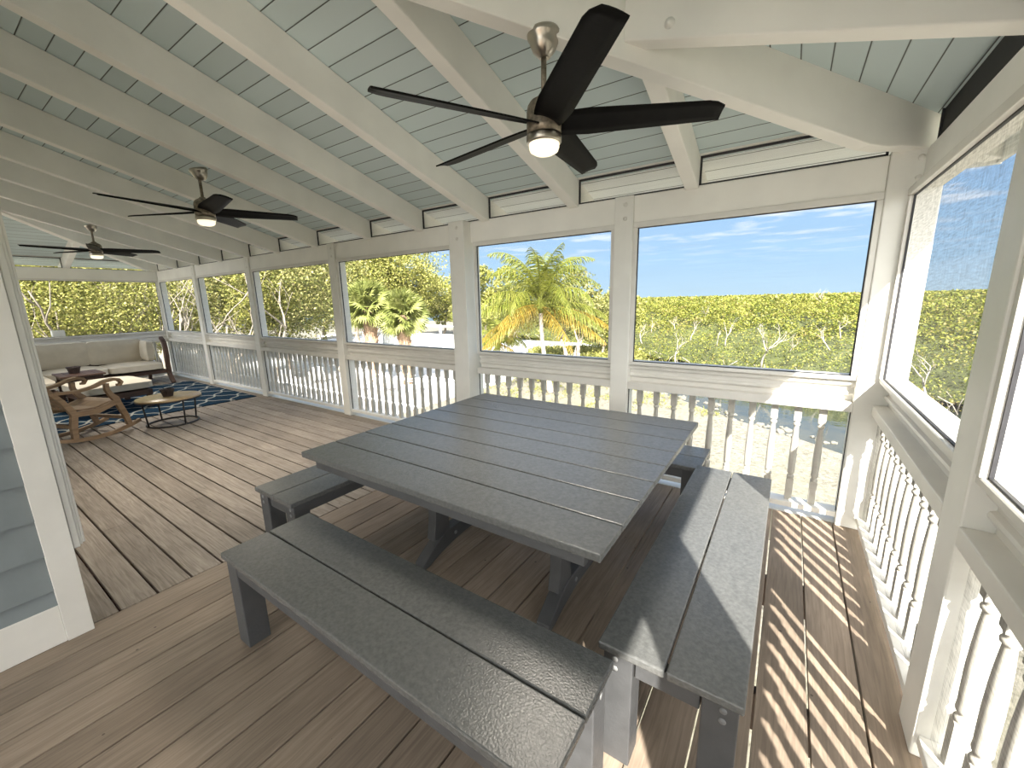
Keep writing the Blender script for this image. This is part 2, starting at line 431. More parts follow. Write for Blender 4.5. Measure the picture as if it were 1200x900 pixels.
# ------------------------------------------------------------------ generic porch bay in wall coordinates (s along, d outward)
def walltf(kind):
    """returns matrix mapping (d, s, z) local x,y,z to world; local x = outward, local y = along"""
    if kind == 'back':   # s = world x, outward +y
        return Matrix(((0, 1, 0, 0), (1, 0, 0, 0), (0, 0, 1, 0), (0, 0, 0, 1)))
    if kind == 'right':  # s = world y, outward +x
        return Matrix.Identity(4)
    if kind == 'end':    # outward -x at XL
        return Matrix(((-1, 0, 0, XL), (0, 1, 0, 0), (0, 0, 1, 0), (0, 0, 0, 1)))
def wobj(mb, name, mat, kind, parent=None, origin=0.):
    T = walltf(kind)
    mb.v = [tuple(T @ Vector(v)) for v in mb.v]
    return mb
def baluster_mesh():
    m = MB(); h = .021; zt, z0 = .775, .085
    m.box(-h, h, -h, h, .66, zt, .002)
    m.box(-h, h, -h, h, z0, .245, .002)
    K = 1.0; prof = [(.014, .235), (.02, .247), (.0225, .256), (.020, .264), (.0145, .268), (.0145, .276), (.020, .281), (.022, .29), (.0205, .31), (.0215, .36), (.022, .42), (.0205, .50), (.0175, .57), (.0145, .615),
            (.0145, .622), (.020, .627), (.0215, .634), (.020, .641), (.0150, .645), (.018, .652), (.019, .664)]
    m.lathe([(r * K, z) for r, z in prof], 14)
    return m.mesh('baluster')
BAL = baluster_mesh(); M['spindle'] = paint('backlit_baluster_paint', (.54, .52, .47), .6, .10, 9, .2, 70)  # railing white greyed down so the colour carries backlit shade
BAL.materials.append(M['spindle'])
def bay(kind, s0, s1, lab_rail, lab_win, first=None, step=.1335, wn=[0], dense=False):
    """railing and screened window between posts whose faces are at s0 < s1"""
    scr = M['screenside'] if dense else M['screen']
    W = walltf(kind)
    rail = thing('railing', lab_rail, 'railing', tuple(W @ Vector((.07, (s0 + s1) / 2, 0))))
    c = rail.location.copy()
    def fin(mb, name, mat, parent, bev=0, off=c):
        mb.v = [tuple((W @ Vector(v)) - off) for v in mb.v]
        return mb.build(name, mat, parent, bevel=bev)
    fin(MB().box(.0, .125, s0, s1, ZC0, ZC1), 'handrail', M['trim'], rail, .004)
    fin(MB().box(.012, .12, s0, s1, .05, .087), 'bottom_rail', M['white'], rail, .003)
    a = first if first is not None else s0 + .06
    n = int((s1 - a) / step) + 1
    n = n if a + (n - 1) * step < s1 - .02 else n - 1
    for i in range(n):
        b = link('baluster', BAL, None, rail)
        b.location = (W @ Vector((.075, a + i * step, 0))) - c
    # window structure
    wn[0] += 1
    win = bpy.data.objects.new('window_%d' % wn[0], None); COL.objects.link(win)
    win.location = tuple(W @ Vector((.06, (s0 + s1) / 2, ZS))); c2 = win.location.copy()
    struct(win, lab_win)
    g = .03
    m = MB()
    # stepped sill moulding above the handrail
    pr = [(.072, ZC1), (.072, .862), (.060, .866), (.050, .874), (.048, .882), (.052, .892), (.066, .898), (.066, .925), (.050, .929), (.040, .938), (.038, .948), (.044, .956), (.050, .960), (.020, .966), (.012, .972), (.012, ZS - .004), (.016, ZS), (.14, ZS), (.14, ZC1)]
    m.add([(p[0], s, p[1]) for s in (s0, s1) for p in pr],
          [list(range(len(pr))), list(range(len(pr), 2 * len(pr)))[::-1]] + [(i, (i + 1) % len(pr), len(pr) + (i + 1) % len(pr), len(pr) + i) for i in range(len(pr))])
    fin(m, 'sill_moulding', M['trim'], win, 0, c2)
    m = MB().box(.004, .032, s0, s1, ZT, 2.052).box(.008, .034, s0, s0 + g, ZS, ZT).box(.008, .034, s1 - g, s1, ZS, ZT)
    fin(m, 'window_frame', M['trim'], win, .003, c2)
    a0, a1 = s0 + g, s1 - g
    m = MB()
    t = .0065
    m.box(.026, .036, a0, a1, ZS, ZS + t).box(.026, .036, a0, a1, ZT - t, ZT).box(.026, .036, a0, a0 + t, ZS, ZT).box(.026, .036, a1 - t, a1, ZS, ZT)
    fin(m, 'spline', M['spline'], win, 0, c2)
    m = MB(); m.add([(.038, a0, ZS), (.038, a1, ZS), (.038, a1, ZT), (.038, a0, ZT)], [(0, 1, 2, 3)])
    fin(m, 'screen', scr, win, 0, c2)
    m = MB(); m.add([(.040, s0, .06), (.040, s1, .06), (.040, s1, ZC0), (.040, s0, ZC0)], [(0, 1, 2, 3)])
    lo = fin(m, 'lower_screen', scr, win, 0, c2)
    m = MB().box(.032, .042, s0, s0 + .005, .087, ZC0).box(.032, .042, s1 - .005, s1, .087, ZC0).box(.032, .042, s0, s1, ZC0 - .005, ZC0)
    if kind != 'right': fin(m, 'lower_spline', M['spline'], win, 0, c2)
    return rail
def post(kind, s0, s1, label, d0=-.012, d1=.14, z1=ZH, bolts=True):
    W = walltf(kind)
    c = W @ Vector(((d0 + d1) / 2, (s0 + s1) / 2, 0))
    t = thing('porch_post', label, 'post', tuple(c))
    m = MB().box(d0, d1, s0, s1, 0, z1); m.v = [tuple((W @ Vector(v)) - c) for v in m.v]
    m.build('post_shaft', M['white'], t, bevel=.006)
    if bolts:
        for zz in (z1 - .06, z1 - .16):
            m = MB(); m.lathe([(.016, -.004), (.016, .002), (.010, .006), (.0, .007)], 12)
            q = W @ Vector((d0, (s0 + s1) / 2 + .012, zz)) - c
            ax = (W.to_3x3() @ Vector((-1, 0, 0)))
            rot = Vector((0, 0, 1)).rotation_difference(ax).to_euler()
            m.build('bolt_head', M['trim'], t, tuple(q), rot)
    return t

# back wall posts (s = world x)
bposts = [(-1.655, -1.51, 'white porch post right of the palm view, second from the right corner', -.012),
          (-3.29, -3.10, 'broad white porch post standing proud between the palm window and the sabal window', -.09),
          (-5.44, -5.30, 'white porch post left of the two fan-leaved palms', -.012),
          (-7.71, -7.57, 'white porch post in line with the near edge of the blue rug', -.012),
          (-9.83, -9.70, 'white porch post next to the far corner beyond the rug', -.012)]
for a, b, lab, d0 in bposts: post('back', a, b, lab, d0)
# corner posts
post('back', -.09, .14, 'sunlit white corner post where the long side meets the right side', -.0, .14, z1=2.262)
post('back', XL - .14, XL + .0, 'white corner post behind the sofa arm at the far end', -.0, .14)
labs = [('white railing behind the far grey bench, next to the right corner', 'screened opening onto the mangroves'),
        ('white railing behind the table under the palm view', 'screened opening onto the coconut palm'),
        ('white railing under the sabal palm view with the white fence', 'screened opening onto the two sabal palms'),
        ('white railing opposite the round side table', 'screened opening onto the leafy trees, third from the far corner'),
        ('white railing along the side of the blue rug', 'screened opening second from the far corner'),
        ('white railing beside the sofa arm, farthest on the long side', 'screened opening nearest the far corner')]
spans = [(-1.51, -.09), (-3.07, -1.655), (-5.30, -3.29), (-7.57, -5.44), (-9.70, -7.71), (XL, -9.83)]
firsts = [-1.426, -2.998, -5.17, -7.50, -9.62, XL + .08]
for (a, b), (l1, l2), fs in zip(spans, labs, firsts): bay('back', a, b, l1, l2, fs)
# right wall posts
post('right', -1.595, -1.436, 'white post between the two openings of the right side', -.0, .14)
post('right', -3.25, -2.94, 'wide white post beside the camera on the right side', .0, .14)
post('right', -5.2, -5.05, 'white post behind the camera on the right side', .0, .14)
bay('right', -1.436, -.0, 'white railing of the right side next to the sunlit corner post', 'screened opening of the right side next to the corner', -1.375, dense=True)
bay('right', -2.94, -1.595, 'white railing of the right side nearest the camera', 'screened opening of the right side nearest the camera', -2.86, dense=True)
bay('right', -5.05, -3.25, 'white railing of the right side behind the camera', 'screened opening of the right side behind the camera', -4.98, dense=True)
bay('right', -7.0, -5.2, 'white railing of the right side, third behind the corner bays', 'screened opening, second behind the camera', -6.9, dense=True)
bay('right', -9.0, -7.14, 'white railing of the right side farthest behind the camera', 'screened opening farthest behind the camera', -8.9, dense=True)
post('right', -7.14, -7.0, 'white post of the right side, second behind the camera', -.0, .14)
post('right', -9.14, -9.0, 'white post at the open end behind the camera', -.0, .14)
# end wall (behind the sofa)
bay('end', -2.95, -.0, 'white railing behind the sofa at the far end', 'wide screened opening behind the sofa', -2.9)
bay('end', -5.6, -3.05, 'white railing at the far end past the house corner', 'screened opening past the house corner', -5.5)
post('end', -3.05, -2.95, 'white post of the far end behind the house corner', .0, .14)

# header beams
def header(kind, s0, s1, label, d0=.0, d1=.14):
    W = walltf(kind); c = W @ Vector(((d0 + d1) / 2, (s0 + s1) / 2, 2.15))
    m = MB().box(d0, d1, s0, s1, 2.045, ZH); m.v = [tuple((W @ Vector(v)) - c) for v in m.v]
    o = m.build('header_beam', M['rafter'], None, tuple(c), bevel=.004)
    return tag(o, label, 'beam')
header('back', XL + .001, -.091, 'long white header beam over the windows of the long side', .016, .135)
header('right', -9.14, -.001, 'white header beam over the openings of the right side', .055, .139)
header('end', -5.6, -.001, 'white header beam over the far end opening behind the sofa', .003, .139)

# ------------------------------------------------------------------ ceiling (roof planes)
def slab(name, pts, mat, topmat, label):
    me = bpy.data.meshes.new(name); n = len(pts)
    V = [p for p in pts] + [(p[0], p[1], p[2] + .10) for p in pts]
    F = [list(range(n))] + [list(range(n, 2 * n))[::-1]] + [[i, n + i, n + (i + 1) % n, (i + 1) % n] for i in range(n)]
    me.from_pydata(V, [], F); me.update()
    me.materials.append(mat); me.materials.append(topmat)
    for i, p in enumerate(me.polygons): p.material_index = 0 if i == 0 else 1
    b = bmesh.new(); b.from_mesh(me); bmesh.ops.recalc_face_normals(b, faces=b.faces[:]); b.to_mesh(me); b.free()
    return struct(link(name, me), label)
zc = lambda d: 2.43 + SL * d
E = .42
ROOFY = -7.6
slab('ceiling', [(E, E, zc(-E)), (XL - E, E, zc(-E)), (XL + 2.95, -2.95, zc(2.95)), (-2.95, -2.95, zc(2.95))], M['ceilA'], M['roofing'], 'pale blue board ceiling of the long side')
slab('ceiling', [(E, E, zc(-E)), (-2.95, -2.95, zc(2.95)), (-3.11, -3.11, zc(3.11)), (-3.11, ROOFY, zc(3.11)), (E, ROOFY, zc(-E))], M['ceilB'], M['roofing'], 'pale blue board ceiling of the right side')
slab('ceiling', [(XL - E, E, zc(-E)), (XL - E, -5.6, zc(-E)), (XL + 3.1, -5.6, zc(3.1)), (XL + 3.1, -3.1, zc(3.1)), (XL + 2.95, -2.95, zc(2.95))], M['ceilB'], M['roofing'], 'pale blue board ceiling of the far end')
M['soff'] = board_ceiling('bounce_lit_soffit_boards', 'Y', .1225, -.05, (.93, .95, .95))  # both soffit colours lightened to hold the light bounced off the ground
M['soffX'] = board_ceiling('bounce_lit_soffit_boards_side', 'X', .1225, -.05, (.80, .84, .83))
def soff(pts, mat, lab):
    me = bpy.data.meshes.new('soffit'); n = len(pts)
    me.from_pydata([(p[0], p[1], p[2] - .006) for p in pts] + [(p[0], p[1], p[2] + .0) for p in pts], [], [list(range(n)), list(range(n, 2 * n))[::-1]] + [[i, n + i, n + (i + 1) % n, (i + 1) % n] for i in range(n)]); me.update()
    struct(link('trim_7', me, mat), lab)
soff([(E, E, zc(-E)), (XL - E, E, zc(-E)), (XL - .062, .062, zc(-.062)), (.062, .062, zc(-.062))], M['soff'], 'board soffit coloured as lit by ground bounce outside the long side')
soff([(E, E, zc(-E)), (.09, .09, zc(-.09)), (.09, ROOFY, zc(-.09)), (E, ROOFY, zc(-E))], M['soffX'], 'board soffit coloured as lit by ground bounce outside the right side')
# fascia boards
m = MB().box(XL - E - .02, E + .02, E, E + .02, zc(-E) - .11, zc(-E) + .1).box(E, E + .02, ROOFY, E, zc(-E) - .105, zc(-E) + .1).box(XL - E - .02, XL - E, -5.6, E, zc(-E) - .01, zc(-E) + .1)
struct(m.build('trim_4', M['fascia'])); 
m = MB(); d = zc(-E) + .05
# rafters of the long side
def rafter(a, b, w, zb0, label, depth_up=.0, name='rafter', group=None):
    """a,b plan points; bottom edge follows the slope, top meets the ceiling"""
    pass
def rafter_mb(p0, p1, w, b0, b1, t0, t1):
    p0 = Vector((*p0, 0)); p1 = Vector((*p1, 0)); t = (p1 - p0).normalized(); s = Vector((-t.y, t.x, 0)) * w / 2
    vs = []
    for p, b, tt in ((p0, b0, t0), (p1, b1, t1)):
        vs += [(p.x - s.x, p.y - s.y, b), (p.x + s.x, p.y + s.y, b), (p.x + s.x, p.y + s.y, tt), (p.x - s.x, p.y - s.y, tt)]
    return MB().add(vs, [(3, 2, 1, 0), (4, 5, 6, 7), (0, 1, 5, 4), (1, 2, 6, 5), (2, 3, 7, 6), (3, 0, 4, 7)])
ordn = ['first', 'second', 'third', 'fourth', 'fifth', 'sixth', 'seventh', 'eighth', 'ninth', 'tenth', 'eleventh']
redge = [-1.07, -1.965, -2.87, -3.73, -4.58, -5.66, -6.63, -7.53, -8.5, -9.45, -10.5]
RW = .088
for i, xr in enumerate(redge):
    xc = xr - RW / 2
    yt = -2.93
    if xc > -2.95: yt = xc + .03
    if xc < XL + 2.95: yt = -(xc - XL) + .03
    m = rafter_mb((xc, E - .002), (xc, yt), RW, ZH - SL * E + .06, ZH - SL * yt, zc(-E) - .002, zc(-yt) - .003)
    # notch: flat seat on the header is cut by keeping the tail shallower outside
    z0 = ZH + .001
    m = MB().prism([(E - .003, zc(-E) - .002), (E - .003, zc(-E) - .10), (.137, ZH + .001), (.012, ZH + .001), (.012, 2.220), (yt, 2.222 - .278 * yt), (yt, zc(-yt) - .002)], xc - RW / 2, xc + RW / 2, 'x')
    ox = Vector((xc, 0, 2.3)); m.v = [tuple(Vector(v) - ox) for v in m.v]
    o = m.build('rafter', M['rafter'], None, tuple(ox), bevel=.006)
    tag(o, 'cream sloping rafter over the long side, %s from the right corner' % ordn[i], 'rafter', 'rafters of the long side')
# hip rafters
def hip(cx, cy, dx, L, label):
    """from corner (cx,cy) going (dx,-1) diagonal by L in each axis"""
    m = MB(); w = .088
    hb = lambda d: 2.172 + .285 * d
    pr = [(-.40, zc(-.40) - .10), (-.02, ZH + .002), (.10, ZH + .002), (.16, hb(.22)), (.24, hb(.24)), (L, hb(L)), (L, zc(L) - .003), (-.40, zc(-.40) - .004)]
    s = w / 2 / math.sqrt(2); vs = []
    for sg in (-1, 1):
        for d, z in pr: vs.append((cx + dx * d + sg * s * (1 if dx < 0 else 1), cy - d + sg * s * (-1 if dx < 0 else 1), z))
    n = len(pr)
    m.add(vs, [list(range(n)), list(range(n, 2 * n))[::-1]] + [(i, (i + 1) % n, n + (i + 1) % n, n + i) for i in range(n)])
    o = m.build('hip_rafter', M['rafter'], None, bevel=.006)
    o2 = tag(o, label, 'rafter'); return o2
hip(0, 0, -1, 2.93, 'heavy cream hip rafter running diagonally up from the sunlit right corner')
hip(XL, 0, 1, 2.93, 'cream hip rafter running up from the far corner above the sofa')
# right side jack rafters (run along X)
for i, yc in enumerate((-1.205, -3.42, -4.35, -5.28, -6.21, -7.14)):
    xt = max(yc + .03, -3.09)
    m = MB().prism([(E - .003, zc(-E) - .002), (E - .003, zc(-E) - .10), (.14, ZH + .001), (.055, ZH + .001), (xt, ZH - SL * xt), (xt, zc(-xt) - .002)], yc - RW / 2, yc + RW / 2, 'y')
    o = m.build('rafter', M['rafter'], None, bevel=.006)
    tag(o, ['cream jack rafter crossing the upper right, bolted to the hip rafter', 'cream rafter of the right side just behind the camera', 'cream rafter of the right side, second behind the camera', 'cream rafter of the right side, third behind the camera', 'cream rafter of the right side, fourth behind the camera', 'cream rafter of the right side, last behind the camera'][i], 'rafter')
for i, yc in enumerate((-1.30, -2.25, -3.3, -4.2)):
    d = min(-yc - .03, 3.05)
    m = MB().prism([(XL - E + .003, zc(-E) - .002), (XL - E + .003, zc(-E) - .11), (XL - .14, ZH + .001), (XL - .003, ZH + .001), (XL + d, ZH + SL * d), (XL + d, zc(d) - .002)], yc - RW / 2, yc + RW / 2, 'y')
    o = m.build('rafter', M['rafter'], None, bevel=.006)
    tag(o, ['short cream jack rafter landing on the far end header behind the farthest fan', 'cream jack rafter of the far end, nearer the house', 'cream rafter of the far end past the house corner', 'last cream rafter of the far end'][i], 'rafter')
# hurricane bolts on the jack / hip joint
for j, (x, z) in enumerate(((-.985, 2.70), (-.985, 2.585))):
    m = MB().lathe([(.021, -.006), (.021, .003), (.013, .004), (.012, .012), (.0, .013)], 14)
    o = m.build('bolt', M['rafter'], None, (x, -1.205 - RW / 2, z), (R(90), 0, 0))
    tag(o, ('painted bolt head, upper of two on the jack rafter', 'painted bolt head, lower of two on the jack rafter')[j], 'bolt')
# clerestory screens and frames between rafters
def clere(kind, s0, s1, idx, mat):
    W = walltf(kind)
    o0 = bpy.data.objects.new('window_%d' % idx, None); COL.objects.link(o0); struct(o0, 'low screened slot above the header')
    z0, z1 = ZH, zc(-.03)
    t = .012; dd = .012 if kind != 'right' else .075
    m = MB().box(-.01 if kind != 'right' else .04, dd - .001, s0, s1, z1 + .002, zc(0) + .012)
    m.v = [tuple(W @ Vector(v)) for v in m.v]; m.build('head_strip', M['trim'], o0)
    m = MB().box(dd, dd + .012, s0, s1, z0, z0 + .008).box(dd, dd + .012, s0, s1, z1 - t, z1 + .01).box(dd, dd + .012, s0, s0 + t, z0, z1).box(dd, dd + .012, s1 - t, s1, z0, z1)
    m.v = [tuple(W @ Vector(v)) for v in m.v]; m.build('spline', M['spline'], o0)
    m = MB().add([(dd + .01, s0, z0), (dd + .01, s1, z0), (dd + .01, s1, z1), (dd + .01, s0, z1)], [(0, 1, 2, 3)])
    m.v = [tuple(W @ Vector(v)) for v in m.v]; m.build('screen', mat, o0)
ci = 20
e = [-.09] + redge
for i in range(len(redge)):
    clere('back', redge[i] + .0, (e[i] - RW) if i else -.10, ci, M['screen']); ci += 1
clere('back', XL + .1, redge[-1] - RW, ci, M['screen']); ci += 1
clere('end', -1.25, -.1, ci, M['screen']); ci += 1
clere('end', -2.2, -1.35, ci, M['screen']); ci += 1
clere('right', -1.16, -.05, ci, M['slot']); ci += 1
clere('right', -3.37, -1.25, ci, M['slot']); ci += 1
clere('right', -9.1, -3.47, ci, M['slot']); ci += 1

# ------------------------------------------------------------------ house
f = MB(); z = .262 - .17; 
while z < 3.5:
    z0 = max(z, .188); z1 = min(z + .17, 3.42)
    f.add([(XH + .022, yy, z0) for yy in (-9, -3.035)] + [(XH - .010, yy, z1 + .001) for yy in (-3.035, -9)] + [(XH - .03, yy, zz) for yy, zz in ((-9, z0), (-3.035, z0), (-3.035, z1), (-9, z1))],
          [(0, 1, 2, 3), (4, 5, 1, 0), (5, 6, 2, 1), (7, 3, 2, 6), (4, 0, 3, 7), (4, 7, 6, 5)])
    z += .17
struct(f.build('wall_left', M['siding']), 'grey lapped siding wall at the left edge')
f = MB().box(XH - .15, XH - .035, -9, YH, 0, 3.42).box(-8.6, XH - .035, YH - .15, YH, 0, 3.42).box(-8.6, -8.45, -9, YH, 0, 3.42)
struct(f.build('wall_back', M['white']), 'house wall behind the boards')
struct(MB().box(XH, XH + .026, -9, -3.036, .002, .188).build('baseboard_left', M['trim'], bevel=.003), 'cream skirt board under the grey siding')
struct(MB().box(XH + .0, XH + .032, -3.036, YH + .002, .002, 3.42).box(-3.20, XH, YH + .0, YH + .0035, .002, 3.42).build('trim_5', M['trim'], bevel=.003), 'cream corner board of the house')
m = MB()
m.box(-3.19, XH + .018, YH + .004, YH + .026, .42, 3.3).box(-3.16, XH + .008, YH + .026, YH + .036, .425, 3.3).box(-3.15, XH + .002, YH + .036, YH + .046, .43, 3.3)
struct(m.build('trim_6', M['trim'], bevel=.003), 'stepped vertical moulding past the corner board')

# ------------------------------------------------------------------ ceiling fans
def fan(name_label, loc, rot0, tilt_axis, tilt, group='ceiling fans', LAMP=22):
    t = thing('ceiling_fan', name_label, 'ceiling fan', loc, 0, group)
    # loc = centre of the motor bottom plane; canopy above
    m = MB().lathe([(.0, .012), (.066, .012), (.072, .0), (.070, -.012), (.062, -.02), (.060, -.036), (.050, -.060), (.034, -.078), (.026, -.084), (.024, -.088), (.014, -.088)], 32)
    m.build('canopy', M['nickel'], t, (0, 0, .315), (tilt * tilt_axis[0], tilt * tilt_axis[1], 0))
    m = MB().lathe([(.012, .06), (.012, .26)], 16); m.build('downrod', M['nickelworn'], t)
    m = MB().lathe([(.0, .090), (.022, .088), (.026, .080), (.04, .070), (.060, .058), (.072, .040), (.076, .018), (.077, -.045), (.075, -.075), (.0, -.075)], 36)
    m.build('motor_housing', M['nickelworn'], t)
    m = MB().lathe([(.0, -.076), (.077, -.076), (.078, -.082), (.078, -.104), (.074, -.110), (.0, -.110)], 36); m.build('light_ring', M['nickel'], t)
    m = MB().lathe([(.068, -.109), (.068, -.125), (.062, -.141), (.045, -.151), (.0, -.155)], 32); m.build('light_lens', M['lens'], t)
    L = .745
    me = None
    for k in range(5):
        if me is None:
            bm = bmesh.new(); N = 20; rows = []
            for i in range(N + 1):
                u = i / N; r = .06 + (L - .06) * u
                w = .115 + .035 * min(1, u / .2) ** .7
                w = w * (1.06 - .30 * u)
                le, te = w * .5, -w * .5
                if u > .9: te += .03 * ((u - .9) / .1) ** 2
                pit = R(19)
                tw = -pit * (1.0 - .25 * u)
                row = []
                for j in range(5):
                    v = te + (le - te) * j / 4
                    zz = math.sin(tw) * v + .004 * (1 - (2 * j / 4 - 1) ** 2) - .02
                    row.append(bm.verts.new((r, math.cos(tw) * v, zz)))
                rows.append(row)
            for i in range(N):
                for j in range(4):
                    bm.faces.new((rows[i][j], rows[i + 1][j], rows[i + 1][j + 1], rows[i][j + 1])).smooth = True
            me = bpy.data.meshes.new('fan_blade'); bm.to_mesh(me); bm.free(); me.materials.append(M['blade'])
        b = link('fan_blade', me, None, t, (0, 0, -.01), (0, 0, R(rot0 + 72 * k)))
        sm = b.modifiers.new('solid', 'SOLIDIFY'); sm.thickness = .007
    ld = bpy.data.lights.new('fan_lamp', 'SPOT'); ld.energy = LAMP; ld.color = (1, .91, .78); ld.shadow_soft_size = .2
    ld.spot_size = R(128); ld.spot_blend = 1.0
    lo = bpy.data.objects.new('fan_lamp', ld); COL.objects.link(lo); lo.parent = t; lo.location = (0, 0, -.17)
    return t
fan('largest ceiling fan with five black blades hanging from the hip rafter, light on', (-1.454, -1.454, 2.29), -118.6, (1, -1), R(2))
fan('middle ceiling fan with five black blades, light on, left of the largest', (-4.93, -1.497, 2.365), 62, (1, 0), R(14), LAMP=50)
fan('farthest ceiling fan with five black blades, light on, above the sofa end', (-9.0, -1.42, 2.365), 58, (1, 0), R(14), LAMP=50)

fan('added ceiling fan with five black blades, unseen behind the camera, fill light on', (-1.55, -5.75, 2.42), 10, (0, -1), R(14), LAMP=12)  # fan added out of view so its lamp fills the porch
MB()
# ------------------------------------------------------------------ table and benches
def make_table(loc):
    t = thing('picnic_table', 'large square dark grey slatted picnic table in the middle of the near deck', 'table', loc)
    hx, hy = .83, .79; h = .74
    m = MB(); n = 8; w = 2 * hy / n
    for i in range(n):
        y0 = -hy + i * w
        m.box(-hx, hx, y0 + .003, y0 + w - .003, h - .03, h, .004)
    m.build('tabletop', M['poly'], t)
    m = MB()
    zz0, zz1 = h - .075, h - .031
    m.box(-hx + .10, hx - .06, -hy + .02, -hy + .055, zz0, zz1, .003).box(-hx + .10, hx - .06, hy - .055, hy - .02, zz0, zz1, .003)
    for x in (-.40, 0, .40): m.box(x - .045, x + .045, -hy + .056, hy - .056, zz0, zz1, .003)
    m.box(-hx + .10, -hx + .135, -hy + .056, hy - .056, zz0, zz1).box(hx - .095, hx - .06, -hy + .056, hy - .056, zz0, zz1)
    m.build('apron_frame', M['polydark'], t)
    for sx in (-.385, .425):
        # arched foot beam in the YZ plane
        ys = np.linspace(-.435, .435, 33)
        top = []; bot = []
        for y in ys:
            a = abs(y) / .435
            zt = .03 + .12 * (1 - max(0, (a - .52) / .48) ** 1.3)
            zb = 0 if a > .9 else .068 * (1 - (a / .9) ** 2.2)
            top.append((y, zt)); bot.append((y, zb))
        m = MB()
        N = len(ys); vs = []
        for xx in (sx - .036, sx + .036):
            vs += [(xx, y, z) for y, z in top] + [(xx, y, z) for y, z in bot]
        fs = []
        for i in range(N - 1):
            fs += [(i, i + 1, N + i + 1, N + i), (2 * N + i, 3 * N + i, 3 * N + i + 1, 2 * N + i + 1), (i, 2 * N + i, 2 * N + i + 1, i + 1), (N + i, N + i + 1, 3 * N + i + 1, 3 * N + i)]
        fs += [(0, N, 3 * N, 2 * N), (N - 1, 3 * N - 1, 4 * N - 1, 2 * N - 1)]
        m.add(vs, fs)
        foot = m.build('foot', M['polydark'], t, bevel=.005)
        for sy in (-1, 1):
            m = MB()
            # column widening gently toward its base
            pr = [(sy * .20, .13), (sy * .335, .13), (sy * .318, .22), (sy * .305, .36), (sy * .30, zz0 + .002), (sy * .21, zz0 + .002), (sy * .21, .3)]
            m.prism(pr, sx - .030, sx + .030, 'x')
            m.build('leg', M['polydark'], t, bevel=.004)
            m = MB().lathe([(.012, -.004), (.012, .003), (.0, .004)], 12)
            m.build('bolt', M['bolt'], foot, (sx + .036, sy * .16, .105), (0, R(90), 0))
    m = MB().box(-.34, .38, -.02, .02, .15, .235, .003).box(-.34, .38, -.05, .05, zz0 - .07, zz0, .003)
    m.build('stretcher', M['polydark'], t)
    return t
make_table((-1.70, -1.365, 0))
def make_bench(L=1.63, W=.405):
    t = thing('bench', 'x', 'bench')
    h = .445; hx, hy = L / 2, W / 2
    m = MB()
    m.box(-hx, hx, -hy, -.003, h - .028, h, .005).box(-hx, hx, .003, hy, h - .028, h, .005)
    m.build('seat', M['poly'], t)
    zz = h - .029
    m = MB()
    for s in (-1, 1):
        m.box(-hx + .03, hx - .03, s * (hy - .05), s * (hy - .015), zz - .06, zz, .003)
    for x in (-hx + .03, hx - .065):
        m.box(x, x + .035, -hy + .11, hy - .11, zz - .075, zz, .003)
    m.box(-.02, .02, -hy + .05, hy - .05, zz - .05, zz)
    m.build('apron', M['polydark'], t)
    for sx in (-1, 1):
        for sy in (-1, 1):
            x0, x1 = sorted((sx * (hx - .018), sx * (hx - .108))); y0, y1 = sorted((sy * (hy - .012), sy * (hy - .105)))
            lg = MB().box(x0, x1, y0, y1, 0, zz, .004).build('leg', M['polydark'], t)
            for zb in (zz - .028, zz - .062):
                m = MB().lathe([(.010, -.003), (.010, .0015), (.0, .002)], 12)
                m.build('bolt', M['bolt'], lg, (sx * (hx - .018), sy * (hy - .05), zb), (0, R(90) * sx, 0))
    return t
b0 = make_bench(); BG = 'grey benches around the table'
for i, (x, y, rz, lab) in enumerate([
    (-1.615, -2.405, 0, 'dark grey bench in the foreground, in front of the table, fully in shade'),
    (-.665, -1.345, 90, 'dark grey bench at the right of the table, crossed by patches of sun'),
    (-2.80, -1.395, 90, 'dark grey bench at the left end of the table, mostly under it'),
    (-1.655, -.39, 0, 'dark grey bench behind the table against the railing')]):
    o = b0 if i == 0 else copy_tree(b0)
    o.location = (x, y, 0); o.rotation_euler = (0, 0, R(rz)); put(o, label=lab, category='bench', group=BG)

# ------------------------------------------------------------------ far seating
rg = MB().box(-10.55, -7.75, -3.0 + .12, -.10, .001, .012)
tag(rg.build('rug', M['rug']), 'dark blue rug with a white trellis pattern at the far end of the deck', 'rug')

def cushion(w, d, h, name, parent, loc, rot=(0, 0, 0), puff=.5):
    bm = bmesh.new(); bmesh.ops.create_cube(bm, size=1)
    bmesh.ops.subdivide_edges(bm, edges=bm.edges[:], cuts=5, use_grid_fill=True)
    for v in bm.verts:
        x, y, z = v.co
        ex = min(1, (.5 - abs(x)) / .16); ey = min(1, (.5 - abs(y)) / .16)
        k = .62 + .38 * math.sqrt(max(0, min(ex, 1)) * 1.0) if abs(z) > .49 else 1
        k2 = .62 + .38 * math.sqrt(max(0, ey)) if abs(z) > .49 else 1
        z = z * min(k, 1) * min(k2, 1)
        x *= 1 - .02 * (1 - ey); y *= 1 - .02 * (1 - ex)
        v.co = (x * w, y * d, z * h)
    for f in bm.faces: f.smooth = True
    me = bpy.data.meshes.new(name); bm.to_mesh(me); bm.free()
    o = link(name, me, M['cushion'], parent, loc, rot)
    m = o.modifiers.new('sub', 'SUBSURF'); m.levels = 1; m.render_levels = 1
    return o
